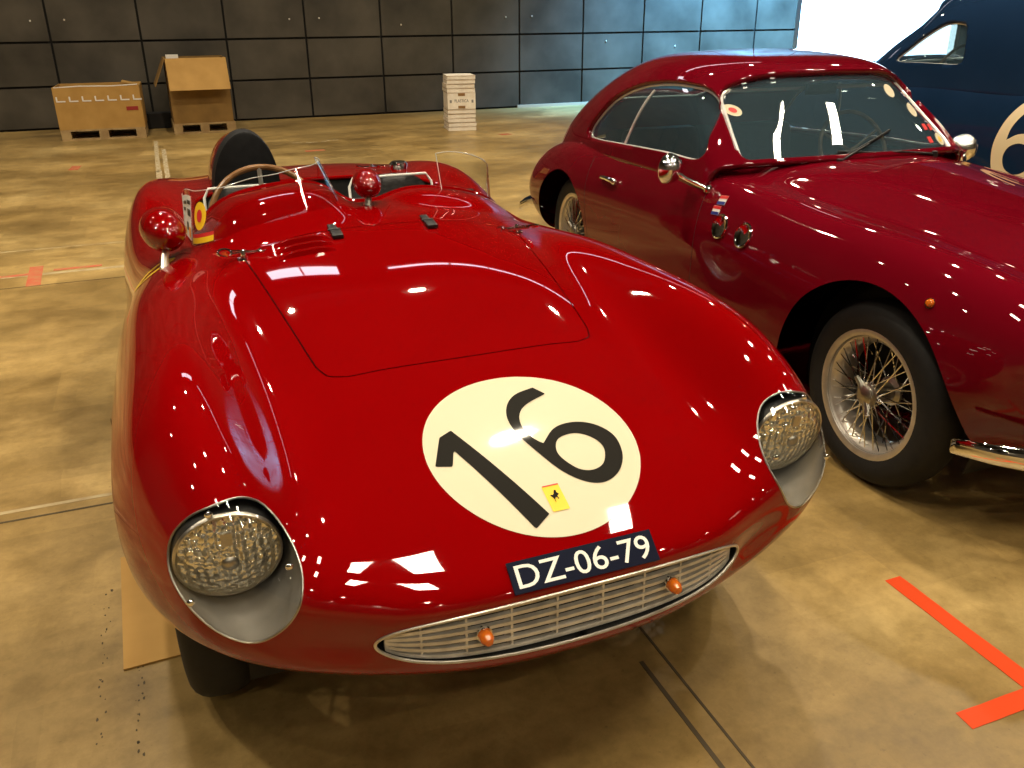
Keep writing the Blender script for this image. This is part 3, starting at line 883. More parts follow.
# ================================================================== closed cars
CO_ROWS = [
 [(0,-.700,.680),(.09,-.700,.677),(.16,-.690,.660),(.21,-.685,.630),(.24,-.680,.590),(.255,-.675,.540),(.25,-.675,.490),(.22,-.675,.440),(.15,-.680,.400),(.07,-.690,.385),(0,-.690,.380)],
 [(0,-.675,.735),(.14,-.670,.732),(.28,-.655,.722),(.40,-.640,.715),(.50,-.625,.700),(.59,-.590,.640),(.60,-.575,.545),(.55,-.59,.440),(.40,-.620,.360),(.20,-.650,.335),(0,-.665,.330)],
 [(0,-.520,.805),(.18,-.515,.800),(.34,-.505,.785),(.44,-.500,.795),(.55,-.480,.810),(.655,-.445,.745),(.715,-.415,.590),(.705,-.405,.460),(.58,-.440,.320),(.30,-.480,.270),(0,-.500,.270)],
 [(0,-.20,.865),(.20,-.20,.860),(.38,-.20,.838),(.48,-.20,.842),(.58,-.20,.866),(.69,-.20,.806),(.760,-.20,.620),(.760,-.20,.480),(.70,-.20,.250),(.35,-.20,.220),(0,-.20,.220)],
 [(0,.10,.905),(.20,.10,.900),(.38,.10,.872),(.49,.10,.864),(.585,.10,.885),(.700,.10,.830),(.775,.10,.640),(.775,.10,.480),(.72,.10,.220),(.36,.10,.20),(0,.10,.20)],
 [(0,.50,.948),(.22,.50,.943),(.40,.50,.910),(.50,.50,.886),(.59,.50,.886),(.700,.50,.838),(.775,.50,.660),(.775,.50,.480),(.72,.50,.20),(.36,.50,.19),(0,.50,.19)],
 [(0,.95,.982),(.25,.95,.977),(.43,.95,.952),(.53,.95,.928),(.61,.95,.912),(.700,.95,.866),(.768,.95,.700),(.776,.95,.50),(.72,.95,.20),(.36,.95,.19),(0,.95,.19)],
 [(0,1.50,.975),(.25,1.50,.970),(.43,1.50,.960),(.54,1.50,.942),(.63,1.50,.922),(.705,1.50,.868),(.768,1.50,.700),(.776,1.50,.50),(.72,1.50,.20),(.36,1.50,.19),(0,1.50,.19)],
 [(0,2.10,.950),(.25,2.10,.948),(.43,2.10,.938),(.54,2.10,.922),(.63,2.10,.902),(.707,2.10,.848),(.772,2.10,.690),(.778,2.10,.50),(.72,2.10,.20),(.36,2.10,.19),(0,2.10,.19)],
 [(0,2.60,.900),(.25,2.60,.895),(.42,2.60,.886),(.53,2.60,.880),(.63,2.60,.880),(.725,2.60,.830),(.795,2.60,.660),(.795,2.60,.480),(.72,2.60,.24),(.36,2.60,.22),(0,2.60,.22)],
 [(0,3.00,.820),(.25,3.00,.816),(.42,3.00,.812),(.53,3.00,.812),(.62,3.00,.806),(.712,3.00,.752),(.778,3.00,.600),(.772,3.00,.460),(.68,3.00,.28),(.34,3.00,.26),(0,3.00,.26)],
 [(0,3.30,.690),(.20,3.30,.688),(.36,3.30,.682),(.47,3.30,.680),(.56,3.30,.672),(.645,3.30,.630),(.70,3.30,.540),(.69,3.30,.44),(.58,3.30,.335),(.30,3.30,.315),(0,3.30,.315)],
 [(0,3.42,.56),(.10,3.42,.56),(.18,3.42,.557),(.25,3.42,.553),(.31,3.42,.543),(.35,3.42,.52),(.36,3.42,.49),(.35,3.42,.46),(.27,3.42,.435),(.14,3.42,.43),(0,3.42,.43)],
]
CO_TOP = [
 [(0,.940,.962),(.22,.950,.962),(.42,.980,.958),(.555,1.03,.950),(.625,1.08,.938),(0.664,1.110,0.920),(0.688,1.13,0.850)],
 [(0,1.06,1.090),(.21,1.07,1.086),(.39,1.10,1.078),(.53,1.15,1.060),(.607,1.195,1.030),(0.654,1.215,0.975),(0.685,1.23,0.845)],
 [(0,1.18,1.212),(.20,1.19,1.208),(.37,1.225,1.190),(.503,1.28,1.155),(.585,1.315,1.105),(0.642,1.335,1.020),(0.683,1.34,0.845)],
 [(0,1.31,1.306),(.19,1.32,1.302),(.35,1.355,1.294),(.480,1.405,1.245),(.565,1.43,1.170),(0.632,1.445,1.055),(0.681,1.45,0.845)],
 [(0,1.55,1.352),(.18,1.55,1.348),(.34,1.56,1.332),(.472,1.58,1.284),(.562,1.60,1.200),(0.630,1.600,1.065),(0.679,1.60,0.845)],
 [(0,1.90,1.366),(.18,1.90,1.362),(.34,1.90,1.344),(.475,1.90,1.294),(.567,1.90,1.205),(0.633,1.900,1.065),(0.679,1.90,0.840)],
 [(0,2.30,1.330),(.18,2.30,1.326),(.335,2.30,1.316),(.465,2.30,1.258),(.558,2.30,1.168),(0.625,2.300,1.040),(0.673,2.30,0.830)],
 [(0,2.65,1.245),(.17,2.65,1.241),(.32,2.65,1.216),(.445,2.65,1.160),(.535,2.65,1.085),(0.602,2.650,0.980),(0.654,2.65,0.800)],
 [(0,3.00,1.080),(.16,3.00,1.075),(.30,3.00,1.050),(.41,3.00,1.000),(.49,3.00,.940),(0.556,3.000,0.865),(0.606,3.00,0.740)],
 [(0,3.30,.800),(.13,3.30,.795),(.25,3.30,.775),(.35,3.30,.735),(.42,3.30,.695),(0.472,3.300,0.650),(0.510,3.30,0.570)],
]
def scaled(rows, s, zlow=None): return [[(x*s[0], y*s[1], z*s[2]) for x, y, z in r] for r in rows]
def rrect(u0, u1, v0, v1, r, n=6):
    out = []
    for cu, cv, a0 in ((u1-r[0], v1-r[1], 0), (u0+r[0], v1-r[1], PI/2), (u0+r[0], v0+r[1], PI), (u1-r[0], v0+r[1], 3*PI/2)):
        for k in range(n + 1):
            a = a0 + PI/2*k/n
            out.append((cu + r[0]*math.cos(a), cv + r[1]*math.sin(a)))
    return out

SIDE_WIN = smooth_loop([(1.235,.962),(1.60,.948),(2.00,.930),(2.36,.912),(2.475,.925),(2.44,1.00),(2.27,1.13),(2.06,1.205),(1.84,1.238),(1.62,1.245),(1.44,1.228),(1.325,1.165),(1.255,1.06)], 8)
SAL_WIN = smooth_loop([(1.25,.990),(1.45,.985),(1.66,.985),(1.695,1.00),(1.685,1.08),(1.65,1.165),(1.60,1.185),(1.50,1.180),(1.40,1.125),(1.31,1.055)], 8)

def closed_car(root, s, paint, wb=2.6, wheel_r=.335, wx=.70, spoked=True, whl=None, win=None, divider=True):
    win = SIDE_WIN if win is None else win
    S = Surf(scaled(CO_ROWS, s), 2)
    uu = params([4, 8, 12, 12, 14, 16, 16, 16, 16, 14, 12, 6])
    vh_ = params([6, 6, 6, 6, 8, 10, 8, 10, 5, 5]); vv = np.concatenate([-vh_[::-1], vh_[1:]])
    V0, F0 = S.mesh(uu, vv)
    cut = np.full(len(V0), 9.0)
    for yc in (0, wb):
        rr = wheel_r + (.075 if yc == 0 else .045)
        d = np.hypot(V0[:, 1] - yc, (V0[:, 2] - wheel_r - .0) * 1.0) - rr
        cut = np.minimum(cut, np.maximum(d, .50*s[0] - np.abs(V0[:, 0])))
    bvh = BVHTree.FromPolygons([tuple(v) for v in V0], [tuple(int(i) for i in f) for f in F0])
    # cabin opening in the lower shell so that one can look in
    cab = smooth_loop([(0, 1.04*s[1]), (.45*s[0], 1.09*s[1]), (.60*s[0], 1.25*s[1]), (.61*s[0], 1.9*s[1]), (.56*s[0], 2.45*s[1]), (.35*s[0], 2.80*s[1]), (0, 2.85*s[1]), (-.35*s[0], 2.80*s[1]), (-.56*s[0], 2.45*s[1]), (-.61*s[0], 1.9*s[1]), (-.60*s[0], 1.25*s[1]), (-.45*s[0], 1.09*s[1])], 6)
    fc_ = np.where(V0[:, 2] > .6*s[2], sdf_poly(V0[:, :2], cab), -9)
    V, F = clip(V0, F0, np.minimum(cut, -fc_))
    bodyo = mesh_obj('body', V, F, paint, root)
    # greenhouse
    G = Surf.__new__(Surf)
    D = np.asarray(scaled(CO_TOP, s)); C = D.copy(); mir = np.array([-1., 1., 1.])
    def ev(C, us_, vs2):
        A = bspl_rows(C, us_); A2 = np.swapaxes(A, 0, 1)
        # mirrored at the crown, open at the belt
        ph = np.concatenate([A2[1:2] * mir, A2, 2*A2[-1:] - A2[-2:-1]])
        i = np.clip(np.floor(vs2).astype(int), 0, A2.shape[0]-2); t = (vs2 - i)[:, None, None]
        B = ((1-t)**3*ph[i] + (3*t**3-6*t**2+4)*ph[i+1] + (-3*t**3+3*t**2+3*t+1)*ph[i+2] + t**3*ph[i+3]) / 6
        return np.swapaxes(B, 0, 1)
    for _ in range(2):
        C = C + (D - ev(C, np.arange(D.shape[0]).astype(float), np.arange(D.shape[1]).astype(float)))
    gu = params([16, 16, 16, 14, 14, 14, 14, 14, 12]); gvh = params([8, 8, 8, 10, 10, 10]); gv = np.concatenate([-gvh[::-1], gvh[1:]])
    P = ev(C, gu, np.abs(gv)); P[:, gv < 0, 0] *= -1
    n, m = P.shape[:2]; idx = np.arange(n*m).reshape(n, m)
    GF = np.stack([idx[:-1, :-1], idx[1:, :-1], idx[1:, 1:], idx[:-1, 1:]], -1).reshape(-1, 4)
    GV = P.reshape(-1, 3)
    UV = np.stack(np.meshgrid(gu, gv, indexing='ij'), -1).reshape(-1, 2)
    ws_poly = np.array(rrect(.14, 2.88, -3.30, 3.30, (.42, .38)))
    rw_poly = np.array(rrect(6.85, 7.95, -2.35, 2.35, (.42, .6)))
    fw = sdf_poly(UV * [1, .55], ws_poly * [1, .55]); fr_ = sdf_poly(UV * [1, .55], rw_poly * [1, .55])
    sw_poly = win * [s[1], s[2]]
    fs = np.where(np.abs(GV[:, 0]) > .40*s[0], sdf_poly(GV[:, 1:3], sw_poly), -9)
    hole = np.maximum(np.maximum(fw, fr_), fs * 8)
    V, F = clip(GV, GF, -hole)
    roof = mesh_obj('roof', V, F, paint, root)
    so = roof.modifiers.new('skin', 'SOLIDIFY'); so.thickness = .03; so.offset = -1 
    gb = BVHTree.FromPolygons([tuple(v) for v in GV], [tuple(int(i) for i in f) for f in GF])
    def at_uv(u, v):
        p = ev(C, np.array([u]), np.array([abs(v)]))[0, 0]
        return Vector((p[0] * (1 if v >= 0 else -1), p[1], p[2]))
    out = {}
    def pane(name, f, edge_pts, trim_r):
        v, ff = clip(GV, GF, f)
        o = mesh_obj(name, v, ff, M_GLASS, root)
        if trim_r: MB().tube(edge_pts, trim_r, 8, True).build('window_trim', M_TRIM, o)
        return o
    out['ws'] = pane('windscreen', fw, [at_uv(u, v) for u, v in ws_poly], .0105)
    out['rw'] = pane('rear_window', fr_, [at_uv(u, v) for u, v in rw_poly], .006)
    for sx in (-1, 1):
        pts = []
        for y, z in sw_poly[::1]:
            h = gb.ray_cast(Vector((sx*2, y, z)), Vector((-sx, 0, 0)))[0]
            if h is not None: pts.append(h + Vector((sx*.001, 0, 0)))
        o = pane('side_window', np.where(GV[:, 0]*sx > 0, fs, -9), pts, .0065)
        # divider between door glass and quarter light
        dv = []
        if sx < 0: out['side'] = o
        if not divider: continue
        for t in np.linspace(0, 1, 7):
            y = (2.02 + (1.90 - 2.02)*t)*s[1]; z = (.925 + (1.208 - .925)*t)*s[2]
            h = gb.ray_cast(Vector((sx*2, y, z)), Vector((-sx, 0, 0)))[0]
            if h is not None: dv.append(h)
        MB().tube(dv, .008, 8).build('divider_bar', M_TRIM, o)
    # cabin: tub, seats, dash, wheel
    tb = MB(); tp_ = [(x*.99, y, .90*s[2]) for x, y in cab]; n2 = len(tp_)
    tb.V = tp_ + [(x*.97, y, .28) for x, y, z in tp_] + [(0, 1.9, .28)]
    tb.F = [(i, (i+1) % n2, n2+(i+1) % n2, n2+i) for i in range(n2)] + [(n2+i, n2+(i+1) % n2, 2*n2) for i in range(n2)]
    tb.build('cabin_lining', M_DARK, root)
    MB().box((0, 1.20*s[1], .88*s[2]), (1.14*s[0], .16, .13)).build('dashboard', paint, root, bevel=.02)
    for cx in (-.31*s[0], .31*s[0]):
        MB().box((cx, 1.95*s[1], .45), (.46, .46, .16)).build('seat_cushion', M_LEATHER, root, bevel=.05)
        MB().box((cx, 2.24*s[1], .72), (.46, .14, .52), Matrix.Rotation(R(-12), 4, 'X')).build('seat_back', M_LEATHER, root, bevel=.05)
    T = Matrix.Translation((.31*s[0], 1.42*s[1], .93*s[2])) @ Matrix.Rotation(R(65), 4, 'X')
    w_ = MB(); w_.tube([(.195*math.cos(a), .195*math.sin(a), 0) for a in np.linspace(0, 2*PI, 40, endpoint=False)], .011, 8, True, T)
    for a in (30, 150, 270): w_.tube([(0, 0, -.02), (.19*math.cos(R(a)), .19*math.sin(R(a)), 0)], .008, 6, M=T)
    w_.tube([(0, 0, 0), (0, 0, -.30)], .015, 8, M=T)
    w_.build('steering_wheel', M_WOOD, root)
    # grille
    rg = S.grid([0], vv)[0]; nr_ = len(rg)
    dd = [rg, rg*[.97, 1, 1]+[0, .05, 0], rg*[.94, 1, 1]+[0, .15, 0]]
    Fd = [(i*nr_+k, i*nr_+(k+1) % nr_, (i+1)*nr_+(k+1) % nr_, (i+1)*nr_+k) for i in range(2) for k in range(nr_)] + [[2*nr_+k for k in range(nr_)]]
    mesh_obj('air_intake', np.concatenate(dd), Fd, M_BLACK, root)
    gr = MB().tube([tuple(p) for p in rg[::4]], .011, 8, True).build('grille', M_CHROME, root)
    zc = (rg[:, 2].max() + rg[:, 2].min())/2; zh = (rg[:, 2].max() - rg[:, 2].min())/2; xw = rg[:, 0].max()
    bars = MB()
    for k in range(-4, 5):
        x = xw*k/5; hh = zh*math.sqrt(max(0, 1-(k/5)**2)); bars.box((x, rg[:, 1].min()+.03, zc), (.006, .02, 2*hh*.97))
    for k in range(-2, 3):
        z = zc + zh*k/3; ww = xw*math.sqrt(max(0, 1-(k/3)**2)); bars.box((0, rg[:, 1].min()+.034, z), (2*ww*.97, .02, .006))
    bars.build('grille_bars', M_ALU, gr, smooth=False)
    # headlamps, bumpers, wells, wheels
    for sx in (-1, 1):
        hx, hz = sx*.535*s[0], .665*s[2]
        p, nn = front_at(hx, hz, bvh)
        T = Matrix.Translation(p) @ Matrix.Rotation(R(90), 4, 'X') @ Matrix.Rotation(sx*R(10), 4, 'Y')
        hl = MB().lathe([(.105, -.10), (.108, .02), (.100, .035), (.092, .030)], 36, T, caps=False).build('headlamp', M_CHROME, root)
        MB().lathe([(.094*math.sin(a)/math.sin(.6), .026+.10*(math.cos(a)-math.cos(.6))) for a in np.linspace(.6, .0001, 8)], 36, T, caps=False).build('lens', M_LENS, hl)
    for yb_, zz, xx in ((-.62*s[1], .375*s[2], .60*s[0]), (3.43*s[1], .375*s[2], .63*s[0])):
        sg = 1 if yb_ > 0 else -1
        bm_ = MB()
        pts = []
        for t in np.linspace(-1, 1, 25):
            x = t*(xx+.17); y = yb_ + sg*(.12*(1 - t*t) - .16*t**6); pts.append((x, y, zz))
        Vb = []; prof = [(-.0, .045), (.018, .036), (.028, .012), (.028, -.012), (.018, -.036), (0, -.045), (-.012, -.030), (-.012, .030)]
        for (x, y, z), t in zip(pts, np.linspace(-1, 1, 25)):
            k = .55 + .45*(1 - abs(t)**5)
            for a, b in prof: Vb.append((x, y + sg*a*k, z + b*k))
        Fb = [(i*8+q, i*8+(q+1) % 8, (i+1)*8+(q+1) % 8, (i+1)*8+q) for i in range(24) for q in range(8)] + [tuple(range(8))[::-1], tuple(24*8+q for q in range(8))]
        bm_.add(Vb, Fb).build('bumper', M_CHROME, root, sharp=60)
    for yc in (0, wb):
        for sx in (-1, 1):
            wl = MB(); Tm = Matrix.Translation((sx*.50*s[0], yc, wheel_r)) @ Matrix.Rotation(sx*R(90), 4, 'Y')
            rr = wheel_r + (.074 if yc == 0 else .044)
            wl.lathe([(.0, -.06), (rr, -.06), (rr, .235)], 40, Tm, caps=False)
            v, ff = clip(np.array(wl.V), wl.F, np.array([q[2] for q in wl.V]) - .21); v, ff = clip(v, ff, .62*s[0] - np.abs(v[:, 0])); mesh_obj('wheel_well', v, ff, M_BLACK, root)
            whl(root, (sx*wx*s[0] - sx*.077, yc, wheel_r), sx)
    out['bvh'] = bvh; out['gb'] = gb; out['S'] = S
    return out

# ------------------------------------------------------------------ the dark red coupe
coupe = empty('coupe', (2.85, 2.09, 0), R(-2))
tag(coupe, 'dark red closed coupe with two chrome portholes, parked beside the open racer', 'car')
co = closed_car(coupe, (1, 1, 1), M_MAROON, 2.6, .335, .70, True,
                lambda root, loc, sx: wire_wheel('wheel', root, loc, sx, .335, .155, .222, 54))
def side_at(y, z, sx=-1, bvh=None):
    h = (bvh or co['bvh']).ray_cast(Vector((sx*3, y, z)), Vector((-sx, 0, 0)))
    return h[0], h[1]
def side_T(y, z, sx=-1, bvh=None):
    p, n = side_at(y, z, sx, bvh)
    if n.x * sx < 0: n = -n
    q = n.to_track_quat('Z', 'Y')
    return Matrix.Translation(p) @ q.to_matrix().to_4x4(), p, n
for y in (.905, .735):
    for sx in (-1, 1):
        T, p, n = side_T(y, .742, sx)
        po = MB().lathe([(.052, -.02), (.053, .006), (.048, .010), (.042, .006)], 32, T, caps=False).build('porthole', M_CHROME, coupe)
        MB().lathe([(.043, .008), (.030, .0045), (.0, .003)], 32, T, caps=False).build('porthole_bowl', M_CHROME, po)
# door handles
for sx in (-1, 1):
    T, p, n = side_T(1.99, .755, sx)
    dh = MB()
    pts = [p + n*.004 + Vector((0, -.075, 0)), p + n*.020 + Vector((0, -.068, .001)), p + n*.026 + Vector((0, 0, .002)), p + n*.024 + Vector((0, .05, .0)), p + n*.016 + Vector((0, .085, -.003))]
    dh.tube(smooth_line(pts, 5).tolist(), [.013]*10 + [.011]*11, 10)
    dh.ball(p + n*.016 + Vector((0, -.072, 0)), .018, 14, 8)
    dh.build('door_handle', M_CHROME, coupe, sharp=60)
# amber repeaters
for sx in (-1, 1):
    T, p, n = side_T(-.225, .745, sx)
    a_ = MB().lathe([(.014, -.004), (.014, .006), (.009, .014), (0, .016)], 18, T).build('side_repeater', M_AMBER, coupe)
    MB().lathe([(.017, -.004), (.017, .004), (.014, .004)], 18, T, caps=False).build('repeater_ring', M_CHROME, a_)
# door mirrors
for sx in (-1, 1):
    T, p, n = side_T(1.10, .860, sx)
    base = p; hd = Vector((sx*.83, 1.235, .935))
    st = MB().lathe([(.022, -.004), (.020, .010), (.010, .018), (.0, .018)], 16, T)
    st.tube([base, base.lerp(hd, .5) + Vector((sx*.012, 0, .0)), hd], [.010, .009, .012], 10)
    so_ = st.build('mirror_arm', M_CHROME, coupe)
    TM = Matrix.Translation(hd) @ Matrix.Rotation(R(90), 4, 'X') @ Matrix.Rotation(R(180), 4, 'Y') @ Matrix.Rotation(-sx*R(25), 4, 'Y')
    mm = MB().lathe([(1e-4, -.056), (.029, -.051), (.051, -.035), (.065, -.011), (.069, .009), (.066, .014), (.061, .012)], 30, TM, caps=False).build('door_mirror', M_CHROME, coupe)
    MB().lathe([(.062, .011), (1e-4, .012)], 30, TM, caps=False).build('mirror_glass', M_STEEL, mm)
# flags on the flank below the mirror
def side_patch(y, z, w, h, ang, m, name, parent, lift=.0025):
    c, s_ = math.cos(ang), math.sin(ang); V = []
    for a, b in ((-w/2, -h/2), (w/2, -h/2), (w/2, h/2), (-w/2, h/2)):
        p, n = side_at(y + a*c - b*s_, z + a*s_ + b*c)
        if n.x > 0: n = -n
        V.append(tuple(p + n*lift))
    return mesh_obj(name, V, [(0, 1, 2, 3)], m, parent, smooth=False)
for k, (y, z) in enumerate(((.965, .838), (.975, .795))):
    a = R(-6)
    e = side_patch(y, z, .052, .036, a, M_STICKW, 'flag_sticker', coupe); tag(e, 'red, white and blue striped sticker')
    side_patch(y, z + .0115, .052, .012, a, M_STICKR, 'stripe', e, .0035); side_patch(y, z - .0115, .052, .012, a, M_STICKB, 'stripe', e, .0035)
# windscreen wipers and the discs stuck inside the glass
def on_glass(u, v):
    pass
def glass_at(x, z):
    h = co['gb'].ray_cast(Vector((x, -2, z)), Vector((0, 1, 0)))
    return h[0], h[1]
for (x0, z0, x1, z1) in ((-.18, .972, .02, 1.03), (.36, .970, .02, .995)):
    p0, n0 = glass_at(x0, max(z0, .985)); p1, n1 = glass_at(x1, z1)
    wp = MB(); a = p0 + Vector((0, -.05, -.012)); b = p1 + Vector((0, -.02, .0))
    wp.lathe([(.016, -.02), (.014, .012), (0, .016)], 12, Matrix.Translation(a)); wp.tube([a, a.lerp(b, .6) + Vector((0, -.015, .01)), b], [.006, .005, .004], 8)
    d = (b - a).normalized(); c = b
    ws2 = [c - d*.17, c, c + d*.17]
    pts = []
    for q in ws2:
        g, n = glass_at(q.x, max(q.z, .975)); pts.append(g + Vector((0, -.010, 0)))
    wp.tube(pts, .006, 6)
    wp.build('wiper', M_BLACK, coupe, sharp=60)
def glass_disc(x, z, r, m, label, name='glass_sticker', inner=None):
    V = []
    for t in np.linspace(0, 2*PI, 24, endpoint=False):
        g, n = glass_at(x + r*math.cos(t), z + r*math.sin(t)*.8)
        V.append(tuple(g + Vector((0, -.003, .001))))
    o = mesh_obj(name, V, [list(range(24))], m, co['ws'], smooth=False); tag(o, label)
    if inner:
        V2 = []
        for t in np.linspace(0, 2*PI, 16, endpoint=False):
            g, n = glass_at(x + r*.45*math.cos(t), z + r*.45*math.sin(t)*.8); V2.append(tuple(g + Vector((0, -.005, .0015))))
        mesh_obj('printed_field', V2, [list(range(16))], inner, o, smooth=False)
    return o
def glass_patch(x, z, w, h, m, label):
    V = []
    for a, b in ((-1, -1), (1, -1), (1, 1), (-1, 1)):
        g, n = glass_at(x + a*w/2, z + b*h/2); V.append(tuple(g + Vector((0, -.003, .001))))
    tag(mesh_obj('glass_sticker', V, [(0, 1, 2, 3)], m, co['ws'], smooth=False), label)
glass_disc(-.500, 1.165, .028, M_CREAM, 'round cream sticker with a red centre', inner=M_STICKR)
glass_disc(.31, 1.225, .034, M_CREAM, 'round cream sticker high on the glass')
glass_disc(.415, 1.140, .034, M_CREAM, 'round cream sticker at the edge of the glass')
glass_disc(.505, 1.015, .030, M_CREAM, 'round cream sticker in the bottom corner', inner=M_YELLOW)
for x, z in ((.435, 1.070), (.485, 1.065), (.420, 1.020)):
    glass_patch(x, z, .032, .024, M_STICKR, 'small red sticker')
# rear view mirror inside
MB().box((.02, 1.36, 1.235), (.17, .02, .05)).build('interior_mirror', M_BLACK, coupe, bevel=.008)
# door shut lines as fine dark gaps
def seam(pts, sx=-1):
    q = []
    for y, z in smooth_line(pts, 6):
        p, n = side_at(y, z, sx)
        if p is None: continue
        if n.x*sx < 0: n = -n
        q.append(p - n*.0012)
    MB().tube(q, .0024, 5).build('door_gap', M_BLACK, coupe)
for sx in (-1, 1):
    seam([(1.10, .84), (1.085, .70), (1.08, .50), (1.09, .26)], sx)
    seam([(2.26, .84), (2.255, .70), (2.22, .50), (2.14, .26)], sx)

# ------------------------------------------------------------------ the dark blue saloon beyond
saloon = empty('saloon_car', SAL_LOC, SAL_RZ)
tag(saloon, 'dark blue saloon with a big cream number 6 on its flank, behind the coupe', 'car')
def disc_wheel(root, loc, sx):
    w = empty('wheel', loc); w.parent = root
    T = Matrix.Rotation(sx*R(90), 4, 'Y')
    MB().lathe([(.205, -.07), (.25, -.08), (.31, -.075), (.34, -.04), (.345, 0), (.34, .04), (.31, .075), (.25, .08), (.205, .07)], 48, T, caps=False).build('tyre', M_RUBBER, w)
    MB().lathe([(.21, -.07), (.21, .06), (.19, .065), (.15, .04), (.0, .045)], 40, T, caps=False).build('rim', M_NAVY, w)
    MB().lathe([(.11, .045), (.10, .07), (.05, .085), (.0, .088)], 32, T, caps=False).build('hubcap', M_CHROME, w)
sa = closed_car(saloon, (1.06, 1.06, 1.25), M_NAVY, 2.75, .345, .74, False, disc_wheel, SAL_WIN, False)
SX = 1
def six_path(y0, z0, h, sgn):
    o = h/2; out = []
    # outer contour of a round 6 in local (a to the reader's right, b up), made of bowl and tail
    bowl_r = .30*h; cb = (0, -.20*h)
    outer = smooth_line([(.17*h, .5*h), (-.06*h, .44*h), (-.22*h, .25*h), (-.30*h, 0), (-.305*h, -.20*h), (-.25*h, -.39*h), (-.10*h, -.49*h), (.08*h, -.49*h), (.24*h, -.39*h), (.30*h, -.20*h), (.25*h, -.02*h), (.11*h, .075*h), (-.05*h, .065*h), (-.17*h, -.01*h)], 6)
    back = smooth_line([(-.17*h, -.01*h), (-.145*h, .14*h), (-.055*h, .29*h), (.08*h, .375*h), (.20*h, .395*h)], 6)
    P = np.concatenate([outer, back[1:]])
    I = smooth_loop([(0, -.03*h), (.12*h, -.08*h), (.165*h, -.20*h), (.12*h, -.33*h), (0, -.385*h), (-.12*h, -.33*h), (-.165*h, -.20*h), (-.12*h, -.08*h)], 6)
    return [(y0 + sgn*a, z0 + b) for a, b in P], [(y0 + sgn*a, z0 + b) for a, b in I]
def number_on(car_o, Sf, u0, u1, side, y0, z0, h, mcol):
    U = np.linspace(u0, u1, 160); Vv = np.linspace(4.5, 7.6, 160) * side
    V, F = Sf.mesh(U, Vv); N = vnormals(V, F); N *= np.where(N[:, 0:1]*side < 0, -1, 1)
    P, I = six_path(y0, z0, h, -side if side < 0 else side)
    f = np.minimum(sdf_poly(V[:, 1:3], P), -sdf_poly(V[:, 1:3], I))
    F = np.asarray(F); sub = F[f[F].max(1) > 0]
    v, ff = clip(V + N*.003, sub, f)
    return mesh_obj('number_six', v, ff, mcol, car_o)
number_on(saloon, sa['S'], 6.2, 9.5, 1, NUM_Y, .815, .54, M_CREAMPAINT)
